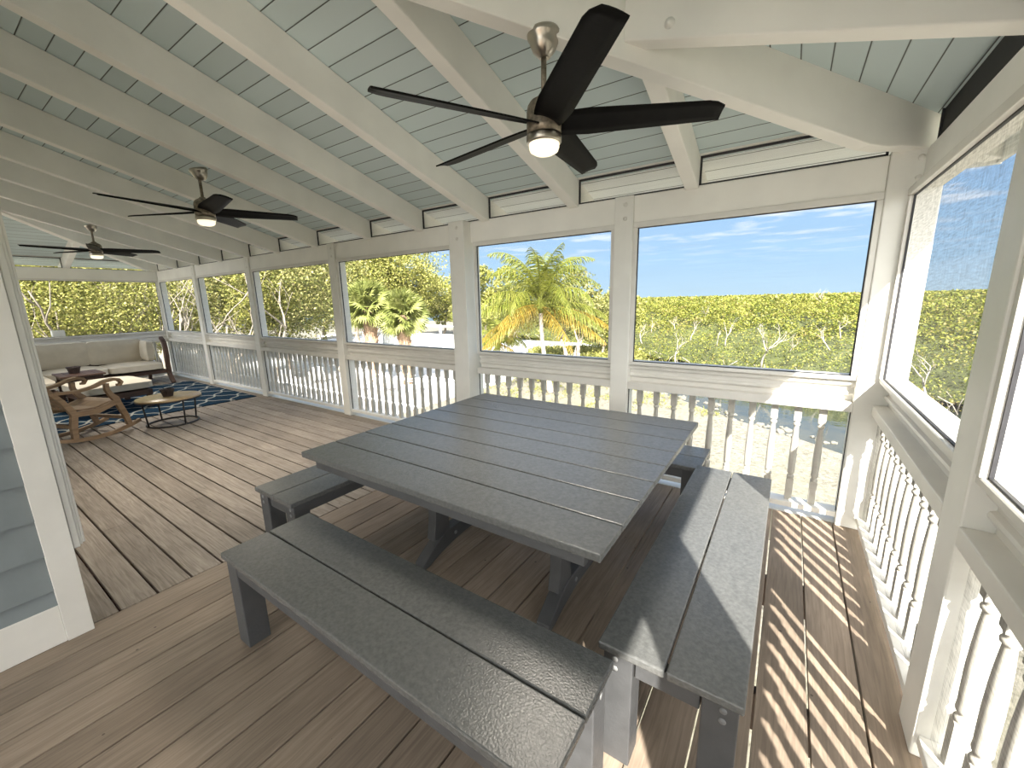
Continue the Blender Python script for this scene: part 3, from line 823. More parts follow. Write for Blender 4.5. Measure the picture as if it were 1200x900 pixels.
def sofa():
    t = thing('sectional_sofa', 'corner sofa with beige cushions on a dark wood frame across the far end', 'sofa', (-11.05, -1.2, 0))
    o = Vector((-11.05, -1.2, 0)); P = lambda x, y, z: (x - o.x, y - o.y, z - o.z)
    X0, X1 = -11.62, -10.78      # back, front of the run along the end wall
    Y0, Y1 = -2.85, -.36
    m = MB()
    def bx(a, b, c, d, e, f): m.box(a - o.x, b - o.x, c - o.y, d - o.y, e, f, .006)
    bx(X0, X1, Y0, Y1, .20, .27); bx(X0, X0 + .04, Y0, Y1, .27, .78)
    bx(X1, -9.3, Y0, -2.05, .20, .27); bx(X0, -9.3, Y0, Y0 + .04, .27, .78)
    m.build('sofa_frame', M['darkwood'], t)
    for (x, y) in ((X0 + .05, -.45), (X1 - .06, -1.25), (X0 + .05, Y0 + .1), (-9.35, Y0 + .1), (-9.35, -2.12), (X1 - .06, -2.1)):
        MB().ribbon([P(x, y, .2), P(x - .02, y, .1), P(x - .05, y, 0)], .05, .06, (0, 1, 0)).build('leg', M['darkwood'], t)
    # curved side arm panel at the railing end
    cur = [(X0 + .02, .86), (X0 + .10, .90), (X0 + .14, .80), (X0 + .18, .62), (X0 + .30, .42), (X0 + .55, .30), (X0 + .80, .22), (X0 + .93, .10), (X0 + 1.0, 0)]
    m = MB().ribbon([P(x, Y1 + .02, z) for x, z in [(-10.93, .90), (-10.83, .84), (-10.77, .72), (-10.76, .55), (-10.80, .38), (-10.80, .20), (-10.73, .09), (-10.64, .0)]], .06, [.05, .075, .09, .09, .09, .09, .08, .06], (0, 1, 0))
    m.build('arm', M['darkwood'], t)
    for i, (x, y) in enumerate(((-11.14, -.82), (-11.14, -1.62))):
        cushion(.86, .80, .17, 'seat_cushion', t, P(x, y, .355))
    cushion(1.5, .82, .17, 'seat_cushion', t, P(-10.35, -2.44, .355))
    for y in (-.93, -1.72):
        cushion(.46, .82, .17, 'back_cushion', t, P(-11.50, y, .66), (0, R(100), 0))
    cushion(1.1, .46, .17, 'back_cushion', t, P(-10.9, -2.72, .66), (R(80), 0, 0))
    cushion(.44, .40, .17, 'side_cushion', t, P(-11.3, -.50, .64), (R(-92), 0, 0))
sofa()
def ottoman():
    t = thing('ottoman', 'long low beige ottoman on dark wood legs in front of the sofa', 'ottoman', (-8.95, -1.62, 0))
    cushion(1.05, .80, .15, 'seat_cushion', t, (0, 0, .355))
    m = MB().box(-.5, .5, -.36, -.31, .20, .28, .004).box(-.5, .5, .31, .36, .20, .28, .004).box(-.5, -.45, -.31, .31, .2, .28, .004).box(.45, .5, -.31, .31, .2, .28, .004).box(-.45, .45, -.31, .31, .25, .28)
    m.build('frame', M['darkwood'], t)
    for x in (-.46, .46):
        for y in (-.32, .32): MB().box(x - .03, x + .03, y - .03, y + .03, 0, .2, .003).build('leg', M['darkwood'], t)
    t.rotation_euler = (0, 0, R(4))
ottoman()
def low_table():
    t = thing('coffee_table', 'low dark slatted coffee table between the sofa and the ottoman', 'table', (-10.05, -1.72, 0))
    m = MB()
    for k in range(5): m.box(-.33, .33, -.26 + k * .104, -.16 + k * .104, .44, .465, .003)
    m.build('tabletop', M['darkwood'], t)
    m = MB().box(-.3, .3, -.22, -.19, .38, .44).box(-.3, .3, .19, .22, .38, .44).box(-.3, -.27, -.19, .19, .38, .44).box(.27, .3, -.19, .19, .38, .44)
    m.build('apron', M['darkwood'], t)
    for x in (-.28, .28):
        for y in (-.2, .2): MB().box(x - .025, x + .025, y - .025, y + .025, 0, .44).build('leg', M['darkwood'], t)
low_table()
def pot(loc, label, s=1):
    m = MB()
    prof = [(.055, 0), (.058, .002), (.078, .085), (.085, .087), (.085, .105), (.076, .105), (.07, .09), (.05, .02), (.0, .02)]
    m.lathe([(r * s, z * s) for r, z in prof], 10, ang=.3, smooth=False)
    o = m.build('pot', M['pot'], None, loc); tag(o, label, 'pot')
pot((-10.1, -1.76, .465), 'small dark pot on the low dark coffee table', 1.05)
def round_table():
    t = thing('side_table', 'round wood-topped side table with a black metal ring base on the bare deck', 'table', (-7.10, -1.42, 0))
    m = MB().lathe([(.0, .335), (.335, .335), (.34, .338), (.34, .352), (.337, .355), (.0, .355)], 48); m.build('tabletop', M['tabletop'], t)
    m = MB().lathe([(.333, .322), (.342, .322), (.342, .340), (.333, .340)], 48); m.build('rim', M['blackmetal'], t)
    ring = [(.27 * math.cos(2 * math.pi * k / 36), .27 * math.sin(2 * math.pi * k / 36), .011) for k in range(37)]
    MB().tube(ring, .011, 8, cap=False).build('ring_base', M['blackmetal'], t)
    for a in (10, 100, 190, 280):
        MB().tube([(.27 * math.cos(R(a)), .27 * math.sin(R(a)), .012), (.30 * math.cos(R(a)), .30 * math.sin(R(a)), .33)], .010, 8).build('leg', M['blackmetal'], t)
round_table()
pot((-7.12, -1.42, .355), 'small dark pot on the round side table', .95)
def rocker():
    t = thing('rocking_chair', 'weathered wooden rocking chair with scrolled arms beside the house corner', 'rocking chair', (-7.36, -2.20, 0), R(22))
    # local: +y forward, x sideways
    W = .27
    for s in (-1, 1):
        pts = []
        for k in range(15):
            a = -1 + 2 * k / 14
            pts.append((s * W, a * .44 - .02, .018 + .075 * a * a * (1 if a > 0 else 1.1)))
        MB().ribbon(pts, .035, .04, (1, 0, 0)).build('rocker', M['teak'], t)
        MB().ribbon([(s * W, .30, .05), (s * W, .27, .2), (s * W, .22, .36), (s * W, .205, .42), (s * W, .16, .48), (s * W, .135, .55), (s * W, .14, .62)], .04, [.045, .055, .06, .07, .05, .045, .045], (1, 0, 0)).build('leg', M['teak'], t)
        MB().ribbon([(s * W, -.26, .05), (s * W, -.25, .2), (s * W, -.22, .34), (s * W, -.30, .5), (s * W, -.50, .78), (s * W, -.68, 1.02)], .04, [.05, .06, .065, .05, .045, .04], (1, 0, 0)).build('leg', M['teak'], t)
        MB().ribbon([(s * (W + .0), -.36, .60), (s * (W + .01), -.15, .585), (s * (W + .02), .0, .61), (s * (W + .02), .12, .652), (s * (W + .02), .20, .662), (s * (W + .02), .26, .645), (s * (W + .02), .285, .610), (s * (W + .02), .265, .582), (s * (W + .02), .235, .585)], [.05, .055, .06, .065, .06, .05, .045, .04, .035], [.03, .03, .03, .032, .034, .034, .034, .032, .028], (1, 0, 0)).build('arm', M['teak'], t)
        MB().ribbon([(s * W, -.24, .335), (s * W, 0, .32), (s * W, .22, .39)], .035, .06, (1, 0, 0)).build('side_rail', M['teak'], t)
    m = MB()
    for k in range(9):
        x0 = -W + .02 + k * (2 * W - .04) / 9
        m.ribbon([(x0 + .028, -.24, .39), (x0 + .028, -.12, .365), (x0 + .028, .02, .36), (x0 + .028, .14, .395), (x0 + .028, .25, .405)], .052, .016, (1, 0, 0))
    m.build('seat', M['teak'], t)
    m = MB()
    for k in range(7):
        x0 = -W + .045 + k * .075
        m.ribbon([(x0, -.24, .40), (x0, -.40, .65), (x0, -.67, .99)], .035, .014, (1, 0, 0))
    m.beam((-W, -.69, 1.03), (W, -.69, 1.03), .03, .10); m.build('backrest', M['teak'], t)
    m = MB().beam((-W, -.25, .2), (W, -.25, .2), .03, .04).beam((-W, .27, .17), (W, .27, .17), .03, .04)
    m.build('stretcher', M['teak'], t)
rocker()
tag(MB().box(-.07, .05, -.085, .085, 0, .115, .01).build('post_cap', M['white'], None, (XL - .05, -1.60, ZS + .002)), 'small white block sitting on the sill behind the sofa', 'block')

# ------------------------------------------------------------------ outside: ground
GZ = -2.7
near_bank = [(-60, 62), (-30, 38), (-12, 21.5), (-6.05, 16.1), (-3.8, 14.2), (-2.29, 12.8), (-1.5, 12.1), (-.39, 11.4), (.46, 10.7), (1.2, 10.0), (3, 8.4), (6, 5.5), (9, 1.5), (11, -6), (12, -40)]
far_bank = [(-75, 73), (-40, 46), (-9.9, 27.6), (-8, 26.2), (2.4, 20.8), (9, 15), (15, 7), (18, -4), (19, -40)]
bm = bmesh.new()
ins = [bm.verts.new((x, y, GZ)) for x, y in near_bank]
lo = [bm.verts.new((x + .9, y + .9, GZ - .9)) for x, y in near_bank]
outer = [bm.verts.new((x, y, GZ)) for x, y in [(12, -40), (-90, -40), (-90, 62)]]
bm.faces.new([*ins, *outer[1:]])
for i in range(len(ins) - 1): bm.faces.new((ins[i], lo[i], lo[i + 1], ins[i + 1]))
bmesh.ops.recalc_face_normals(bm, faces=bm.faces[:])
me = bpy.data.meshes.new('ground'); bm.to_mesh(me); bm.free()
struct(link('ground', me, M['gravel']), 'pale limestone yard between the house and the canal')
me = bpy.data.meshes.new('canal'); me.from_pydata([(-120, -60, -3.1), (60, -60, -3.1), (60, 120, -3.1), (-120, 120, -3.1)], [], [(0, 1, 2, 3)]); me.update()
struct(link('canal_water', me, M['water']), 'calm canal water')
# patio
pt = MB().box(-46, -12.5, 5.5, 33, GZ - .05, GZ + .03)
struct(pt.build('patio', M['paver']), 'white paved terrace below the porch')

rng = np.random.default_rng(3)
def leaves(centres, size, up=.4, rng=rng, aspect=.55, jitter=.35):
    """each leaf one folded diamond quad"""
    n = len(centres)
    nrm = rng.normal(size=(n, 3)); nrm[:, 2] = np.abs(nrm[:, 2]) + up; nrm /= np.linalg.norm(nrm, axis=1)[:, None]
    a = rng.normal(size=(n, 3)); a -= nrm * (a * nrm).sum(1)[:, None]; a /= np.linalg.norm(a, axis=1)[:, None]
    b = np.cross(nrm, a)
    s = size * (1 + jitter * rng.uniform(-1, 1, n))
    s = s[:, None]
    V = np.empty((n, 4, 3))
    V[:, 0] = centres - a * s * .5; V[:, 1] = centres + b * s * aspect * .5; V[:, 2] = centres + a * s * .5; V[:, 3] = centres - b * s * aspect * .5
    return V.reshape(-1, 3), np.arange(4 * n).reshape(n, 4)
def tree(label, x, y, h, rad, n, mat, z0=GZ, trunks=1, lean=0, seed=0, size=.20, base=.28, cat='tree', name='tree', group=None, bark=None, crownz=None):
    r = np.random.default_rng(seed); rr = random.Random(seed)
    t = thing(name, label, cat, (x, y, z0), 0, group)
    m = MB(); tips = []
    def branch(p, d, L, rad_, depth):
        pts = [p.copy()]; rs = [rad_]; dd = d.copy()
        for i in range(4):
            dd = (dd + Vector((rr.uniform(-.28, .28), rr.uniform(-.28, .28), rr.uniform(-.05, .2)))).normalized()
            pts.append(pts[-1] + dd * L / 4); rs.append(rad_ * (1 - .13 * (i + 1)))
        m.tube(pts, rs, 6 if depth else 8)
        if depth >= 3: tips.append(pts[-1]); tips.append(pts[2]); return
        for k in range(rr.choice((2, 3)) if depth < 2 else 3):
            az = rr.uniform(0, 2 * math.pi); sp = rr.uniform(.45, .95)
            nd = (dd + Vector((math.cos(az), math.sin(az), .25)) * sp).normalized()
            branch(pts[-1] if k else pts[3], nd, L * rr.uniform(.62, .8), rs[-1] * .72, depth + 1)
    for k in range(trunks):
        a = rr.uniform(0, 6.28)
        branch(Vector((.3 * math.cos(a) * (trunks > 1), .3 * math.sin(a) * (trunks > 1), -.1)), Vector((math.cos(a) * .35 * (trunks > 1) + lean, math.sin(a) * .35 * (trunks > 1), 1)).normalized(), h * base, h * .022 + .03, 0)
    m.build('trunk', bark or M['bark'], t)
    # crown made of many clumps
    nc = max(14, int(n / 260)); C = []
    for k in range(nc):
        u = r.normal(size=3); u /= np.linalg.norm(u); q = r.uniform(.45, 1) ** .6
        c = np.array([u[0] * rad * q, u[1] * rad * q, h * .62 + u[2] * h * .36 * q])
        C.append((c, rad * r.uniform(.16, .30)))
    for tp in tips[:60]: C.append((np.array(tp), rad * .2))
    per = n // len(C); P = []
    for c, cr in C:
        u = r.normal(size=(per, 3)); u /= np.linalg.norm(u, axis=1)[:, None]
        P.append(c + u * cr * (r.uniform(.3, 1, (per, 1)) ** .5) * np.array([1.15, 1.15, .8]))
    P = np.concatenate(P); P = P[P[:, 2] > .15]
    V, F = leaves(P, size, rng=r)
    link('foliage', np_mesh('foliage', V, F, mat), None, t)
    return t
G1 = 'leafy trees beyond the long side'
def at(px, dist):
    d = CF + CR * ((px - 600) / 478.05); d = Vector((d.x, d.y, 0)).normalized()
    return CP.x + d.x * dist, CP.y + d.y * dist
specs = [ # label, px, dist, h, rad, n, mat, size
    ('tall yellow-green tree filling the opening behind the sofa', 70, 21, 7.2, 3.8, 95000, 'leaf_y', .08),
    ('grey-branched tree at the left edge behind the sofa opening', 12, 25, 8.2, 3.6, 26000, 'leaf_o', .13),
    ('tree with pale bare limbs seen past the far corner post', 205, 21, 8.0, 3.0, 9000, 'leaf_o', .12),
    ('pale-limbed tree in the second opening from the far corner', 262, 24, 8.6, 3.0, 22000, 'leaf_y', .125),
    ('dense olive tree filling the third opening from the far corner', 342, 27, 8.4, 4.2, 42000, 'leaf_o', .15),
    ('bright tree behind the left sabal palm', 425, 40, 10.5, 5.0, 42000, 'leaf_y', .21),
    ('rounded yellow-green tree behind the right sabal palm', 470, 44, 10.6, 5.0, 42000, 'leaf_y', .22),
    ('low bush right of the sabal palms by the fence end', 522, 50, 7.0, 4.4, 12000, 'leaf_y', .34),
    ('rounded bush left of the coconut palm', 572, 38, 7.2, 4.0, 14000, 'leaf_y', .28),
    ('open-topped buttonwood tree right of the coconut palm', 668, 27, 6.4, 3.0, 11000, 'leaf_o', .19),
    ('low green bush left of the mangrove window post', 705, 30, 4.9, 2.6, 11000, 'leaf_y', .20),
]
for i, (lab, px, dist, h, rad, n, mt, sz) in enumerate(specs):
    x, y = at(px, dist)
    tree(lab, x, y, h, rad, n, M[mt], seed=10 + i, size=sz, trunks=3 if i in (2, 3, 9) else 1, bark=M['deadwood'] if i in (1, 2, 3) else None, group=G1)
# backing tree belt further out (trees behind trees)
for i, (px, dist, h, rad) in enumerate([(-60, 26, 9, 5), (40, 34, 9, 6), (150, 36, 8.5, 6), (240, 38, 9.5, 6), (315, 42, 10, 6.5), (385, 46, 10.5, 6)]):
    x, y = at(px, dist)
    tree('deep green tree in the back row, %s from the left' % ordn[i], x, y, h, rad, 60000, M['leaf_o' if i % 2 else 'leaf_y'], seed=60 + i, size=.14, group='back row of trees')

# ---- palms
def frond_mesh(L, rise, droop, n=38, leaf=.75, seed=0, fold=.5):
    r = random.Random(seed); V = []; F = []
    pts = []; d = Vector((math.cos(rise), 0, math.sin(rise))); p = Vector((0, 0, 0)); N = 26
    ang = rise
    for i in range(N + 1):
        pts.append(p.copy()); ang -= droop / N * (.35 + 1.3 * i / N)
        p = p + Vector((math.cos(ang), 0, math.sin(ang))) * L / N
    m = MB().tube(pts, [.035 * (1 - .9 * i / N) + .004 for i in range(N + 1)], 5)
    for k in range(n):
        u = .14 + .86 * k / (n - 1); fi = u * N; i = min(int(fi), N - 1); q = pts[i].lerp(pts[i + 1], fi - i)
        t = (pts[min(i + 1, N)] - pts[i]).normalized()
        ll = leaf * (math.sin(math.pi * min(1, .18 + u * .82)) ** .6) * r.uniform(.85, 1.1) + .06
        for s in (-1, 1):
            dr = (t * r.uniform(.5, 1.0) + Vector((0, s, 0)) * 1.0 + Vector((0, 0, -.25 - fold * r.uniform(.3, 1)))).normalized()
            e = q + dr * ll * .55; e2 = e + (dr + Vector((0, 0, -1.0 * r.uniform(.6, 1.3)))).normalized() * ll * .45
            wv = t * .017
            b = len(m.v); m.add([q - wv, q + wv, e + wv * 1.1, e - wv * 1.1, e2], [(0, 1, 2, 3), (3, 2, 4)])
    return m.mesh('frond')
def coconut(label, px, dist, crown_z, L, trunk_r=.13, nf=26, seed=1, base=None, orange=8, sc=1):
    x, y = at(px, dist); t = thing('coconut_palm', label, 'palm tree', (x, y, GZ))
    r = random.Random(seed); H = crown_z - GZ
    pts = [(0.5 * (1 - k / 10) ** 2 - .0, 0, H * k / 10) for k in range(11)]
    MB().tube(pts, [trunk_r * (1.35 - .5 * min(1, k / 4) - .02 * k) for k in range(11)], 12).build('trunk', M['palmbark'], t)
    MB().lathe([(.0, -.5), (.12, -.45), (.2, -.2), (.17, .1), (.08, .5), (.0, .9)], 10, c=(0, 0, H)).build('crown_shaft', M['frond_g'], t)
    ga = 2.399
    for i in range(nf):
        u = i / (nf - 1)
        rise = R(92 - 118 * u ** 1.15 + r.uniform(-8, 8)); droop = R(48 + 62 * math.sin(math.pi * min(1, .1 + u)) + r.uniform(-14, 14))
        if u > .62: droop = R(58 - 30 * (u - .62) / .38)
        me = frond_mesh(L * (r.uniform(.9, 1.08) if u > .12 else .82), rise, droop, seed=seed * 100 + i, leaf=.72 * sc, fold=.5 + .8 * u)
        mt = M['frond_o'] if i >= nf - orange else M['frond_g']
        fr = link('frond', me, mt, t, (0, 0, H - .15 * u), (0, 0, i * ga + r.uniform(-.2, .2)))
        if mt is M['frond_o']: fr['label'] = 'orange-yellow drooping frond'
    return t
coconut('tall coconut palm with a full crown and orange lower fronds in the middle window', 634, 18.5, 1.35, 3.4, seed=4, nf=44, orange=9)
coconut('small low coconut palm left of the tall one', 585, 24, -.9, 1.9, trunk_r=.10, seed=8, nf=16, orange=4)

def sabal(label, px, dist, crown_z, rad, seed):
    x, y = at(px, dist); t = thing('sabal_palm', label, 'palm tree', (x, y, GZ)); r = random.Random(seed); H = crown_z - GZ
    m = MB().tube([(0, 0, H * k / 8) for k in range(9)], [.24, .23, .25, .27, .29, .31, .32, .30, .2], 10)
    for k in range(46):   # leaf-base boots
        a = k * 2.4; z = H * (.25 + .72 * k / 46); rr_ = .27
        m.beam((rr_ * math.cos(a), rr_ * math.sin(a), z - .1), ((rr_ + .14) * math.cos(a), (rr_ + .14) * math.sin(a), z + .16), .10, .035)
    m.build('trunk', M['boots'], t)
    base = None; metas = []
    for v in range(3):
        mb = MB(); mb.tube([(0, 0, 0), (rad * .25, 0, rad * .04), (rad * .48, 0, 0)], .018, 5)
        n = 26
        for k in range(n):
            a = R(-125 + 250 * k / (n - 1)); rl = rad * .55 * (1 - .25 * (abs(a) / R(125)) ** 2)
            c = Vector((rad * .48, 0, 0)); d = Vector((math.cos(a), math.sin(a), -.12 - .1 * abs(math.sin(a)))).normalized()
            e = c + d * rl * .55; e2 = e + (d + Vector((0, 0, -.15 - .7 * r.random()))).normalized() * rl * .5
            w = Vector((-math.sin(a), math.cos(a), 0)) * .055
            mb.add([c, c + w * .3, e + w, e - w, e2], [(0, 1, 2, 3), (3, 2, 4)])
        metas.append(mb.mesh('fan_leaf'))
        metas[-1].materials.append(M['sabal'])
    for i in range(60):
        u = i / 59; el = R(85 - 120 * u + r.uniform(-8, 8))
        o = link('fan_leaf', metas[i % 3], None, t, (0, 0, H - .1 * u), (r.uniform(-1.2, 1.2), -el, i * 2.399))
    return t
sabal('left of the two shaggy fan-leaved sabal palms', 440, 22, 1.25, 1.5, 5)
sabal('right of the two shaggy fan-leaved sabal palms', 478, 21.5, .85, 1.4, 9)

rr = random.Random(77)
# bare leaning branches under the trees
M['limb'] = paint('pale_grey_limb', (.20, .175, .14), .9, .3, 6)
def snag(label, px, dist, z0, h, seed, name='dead_tree', lean=(0, 0), thick=1.0, mat=None):
    x, y = at(px, dist); rr = random.Random(seed); m = MB()
    def br(p, d, L, r_, dep):
        pts = [p]; q = p.copy(); dd = d.copy()
        for i in range(4):
            dd = (dd + Vector((rr.uniform(-.3, .3), rr.uniform(-.3, .3), rr.uniform(-.1, .25)))).normalized(); q = q + dd * L / 4; pts.append(q.copy())
        m.tube(pts, [r_ * (1 - .15 * i) for i in range(5)], 6)
        if dep < 3:
            for k in range(2 if dep else 3):
                a = rr.uniform(0, 6.28); br(pts[rr.choice((2, 3, 4))], (dd + Vector((math.cos(a), math.sin(a), .2)) * .8).normalized(), L * .65, r_ * .5, dep + 1)
    br(Vector((0, 0, 0)), Vector((lean[0], lean[1], 1)).normalized(), h * .45, h * .022 * thick, 0)
    return tag(m.build(name, mat or M['deadwood'], None, (x, y, z0)), label, 'dead tree')
for q, (px, dist, hh, ln, lb) in enumerate([(200, 15, 8.5, .3, 'large pale leaning limbs in the opening nearest the far corner, left'), (228, 17, 8.5, -.4, 'large pale bare limbs in the opening nearest the far corner, right'), (276, 17, 7.6, .25, 'large pale bare limbs in the second opening from the far corner'),
        (60, 15.5, 7.2, .6, 'long pale limbs reaching across the trees behind the sofa, left'), (125, 15.5, 7.0, -.7, 'long pale limbs reaching across the trees behind the sofa, right'), (318, 19, 7.6, .2, 'pale bare limbs at the left of the third opening'), (395, 22, 5.6, .3, 'pale tangled limbs beside the post left of the sabal palms')]):
    snag(lb, px, dist + 3, GZ, hh, 30 + q, lean=(ln, .1), thick=.55, mat=M['limb'])
snag('bleached bare dead tree standing out of the mangroves near the right corner post', 955, 48, -1.2, 3.9, 3)
snag('pale forked bare trunk under the coconut palm, right side', 668, 23, GZ, 2.6, 5)
snag('pale curved bare trunk left of the coconut trunk', 606, 27, GZ, 2.6, 6, lean=(-.5, 0))
snag('pale bare branches at the water edge of the mangroves, left part', 790, 29, -2.9, 2.6, 8)
snag('low tangle of bleached branches in the mangroves, middle', 890, 27, -2.6, 2.9, 9)
snag('bleached branches in the mangroves seen through the right side', 1090, 20, -2.6, 2.6, 12)
snag('pale bare limbs leaning below the left sabal palm', 420, 33, GZ, 3.6, 15, lean=(-.7, .2))

for q in range(22):
    px_ = 748 + 12.2 * q + rr.uniform(-4, 4) if 'rr' in globals() else 0
    snag('small bleached branch sticking out of the mangrove thicket', px_, rr.uniform(26, 40), -1.6 + rr.uniform(-.5, .9), rr.uniform(1.2, 2.0), 80 + q, name='bare_branch', lean=(rr.uniform(-.6, .6), 0))['group'] = 'bleached branches in the mangroves'
# ---- mangrove forest: canopy surface plus leaves, nobody could count it
def far_line(t): pass
fb_ = np.array(far_bank, float)
def side_offset(d):  # far bank line pushed outward by d
    out = []
    for i in range(len(fb_)):
        a = fb_[max(i - 1, 0)]; b = fb_[min(i + 1, len(fb_) - 1)]; t = (b - a) / np.linalg.norm(b - a)
        out.append(fb_[i] + np.array([-t[1], t[0]]) * d)
    return np.array(out)
def bank_pt(u, d):
    L = np.r_[0, np.cumsum(np.linalg.norm(np.diff(fb_, axis=0), axis=1))]
    s = u * L[-1]; x = np.interp(s, L, fb_[:, 0]); y = np.interp(s, L, fb_[:, 1])
    nx = np.interp(s, L, NRM[:, 0]); ny = np.interp(s, L, NRM[:, 1])
    return x + nx * d, y + ny * d
NRM = []
for i in range(len(fb_)):
    a = fb_[max(i - 1, 0)]; b = fb_[min(i + 1, len(fb_) - 1)]; t = (b - a) / np.linalg.norm(b - a); NRM.append((-t[1], t[0]))
NRM = np.array(NRM)
def hgt(x, y, d):
    hh = np.minimum(1, d / 9.0) ** .5
    n = .32 * np.sin(x * .9 + 1.3 * np.sin(y * .5)) * np.cos(y * .8 + .7 * np.sin(x * .37)) + .22 * np.sin(x * 2.3 + y * 1.9) + .16 * np.sin(3.7 * y - 2.9 * x)
    far = np.clip(d / 60, 0, 1)
    return -3.0 + hh * (3.35 + .75 * far) + n * (.35 + .65 * hh) * (1 - .35 * far)
rg2 = np.random.default_rng(11)
Ps = []; Ss = []
for d0, d1, n, sz in ((0, 5, 150000, .11), (5, 14, 230000, .16), (14, 35, 230000, .26), (35, 90, 120000, .48), (90, 200, 70000, .95), (200, 450, 50000, 1.7)):
    u = rg2.uniform(0, 1, n); d = rg2.uniform(d0, d1, n)
    x, y = bank_pt(u, d)
    top = hgt(x, y, d)
    dep = rg2.exponential(.22 if d0 else .6, n)
    z = top - dep * (1 + .0 * d); z = np.maximum(z, -3.05 + rg2.uniform(0, .5, n))
    Ps.append(np.c_[x, y, z]); Ss.append(np.full(n, sz))
V, F = leaves(np.concatenate(Ps), np.concatenate(Ss), up=.5, rng=rg2, aspect=.6)
mg = link('mangrove_thicket', np_mesh('mangrove', V, F, M['leaf_m']))
tag(mg, 'dense yellow-green mangrove thicket spreading to the horizon beyond the canal', 'mangroves', kind='stuff')
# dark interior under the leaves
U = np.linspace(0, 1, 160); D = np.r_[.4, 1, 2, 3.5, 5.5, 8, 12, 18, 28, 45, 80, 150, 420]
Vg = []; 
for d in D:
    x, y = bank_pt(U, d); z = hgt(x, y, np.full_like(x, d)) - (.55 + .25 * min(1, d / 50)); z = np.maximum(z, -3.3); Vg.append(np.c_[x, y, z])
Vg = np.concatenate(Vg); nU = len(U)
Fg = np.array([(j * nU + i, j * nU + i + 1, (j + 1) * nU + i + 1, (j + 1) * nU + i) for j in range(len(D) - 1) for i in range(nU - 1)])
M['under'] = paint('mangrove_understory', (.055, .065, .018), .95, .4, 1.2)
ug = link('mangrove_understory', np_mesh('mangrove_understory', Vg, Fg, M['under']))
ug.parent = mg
# prop roots and pale stems at the water edge
m = MB(); rr = random.Random(5)
for k in range(170):
    u = rr.uniform(.35, .9); x, y = bank_pt(np.array([u]), rr.uniform(-.2, 1.2)); x, y = float(x[0]), float(y[0])
    a = rr.uniform(0, 6.28); h = rr.uniform(.3, .9)
    m.tube([(x, y, -3.15), (x + .25 * math.cos(a), y + .25 * math.sin(a), -3.1 + h * .6), (x + .7 * math.cos(a), y + .7 * math.sin(a), -3.1 + h)], [.02, .018, .014], 4)
ro = m.build('prop_roots', M['deadwood']); ro.parent = mg

# rocks along the near bank
RM = []
for v in range(4):
    bm = bmesh.new(); bmesh.ops.create_icosphere(bm, subdivisions=2, radius=1); r = random.Random(v)
    for q in bm.verts: q.co *= 1 + .28 * math.sin(q.co.x * 3 + v) * math.cos(q.co.y * 4 + v * 2) + r.uniform(-.09, .09)
    me = bpy.data.meshes.new('rock'); bm.to_mesh(me); bm.free(); me.materials.append(M['rock']); RM.append(me)
nb = np.array(near_bank, float); Lb = np.r_[0, np.cumsum(np.linalg.norm(np.diff(nb, axis=0), axis=1))]
s0 = Lb[2]; s1 = Lb[11]
for k in range(110):
    s = s0 + (s1 - s0) * (k + rr.random()) / 110; x = np.interp(s, Lb, nb[:, 0]) + rr.uniform(-.15, .6); y = np.interp(s, Lb, nb[:, 1]) + rr.uniform(-.15, .5)
    o = link('rock', RM[k % 4]); sc = rr.uniform(.05, .13)
    o.location = (x, y, GZ + sc * .1); o.scale = (sc * 1.2, sc, sc * .7); o.rotation_euler = (0, 0, rr.uniform(0, 6.28))
    tag(o, 'pale limestone rock in the row along the near canal bank', 'rock', 'rocks along the near bank')

# white fence beyond the patio
def fence(p0, p1, label, h=1.7, step=2.4):
    t = thing('fence', label, 'fence', (p0[0], p0[1], GZ)); a = Vector((0, 0, 0)); b = Vector((p1[0] - p0[0], p1[1] - p0[1], 0)); L = b.length; n = int(L / step); u = b.normalized()
    for i in range(n + 1):
        q = u * (L * i / n)
        o = MB().box(-.07, .07, -.07, .07, 0, h + .12).build('fence_post', M['fence'], t, tuple(q), (0, 0, math.atan2(u.y, u.x)))
    m = MB().beam(a + Vector((0, 0, h)), b + Vector((0, 0, h)), .05, .12).beam(a + Vector((0, 0, h * .62)), b + Vector((0, 0, h * .62)), .04, .07).beam(a + Vector((0, 0, .12)), b + Vector((0, 0, .12)), .05, .12)
    m.build('fence_rail', M['fence'], t)
    m = MB().beam(a + Vector((0, 0, h * .33)), b + Vector((0, 0, h * .33)), .02, h * .55); m.build('fence_panel', M['fence'], t)
x0, y0 = at(455, 44); x1, y1 = at(545, 36)
fence((x0, y0), (x1, y1), 'white panelled fence beyond the chairs, right of the sabal palms', h=2.0)
x0, y0 = at(380, 38); x1, y1 = at(452, 43)
fence((x0, y0), (x1, y1), 'white panelled fence behind the sabal trunks', h=1.5)

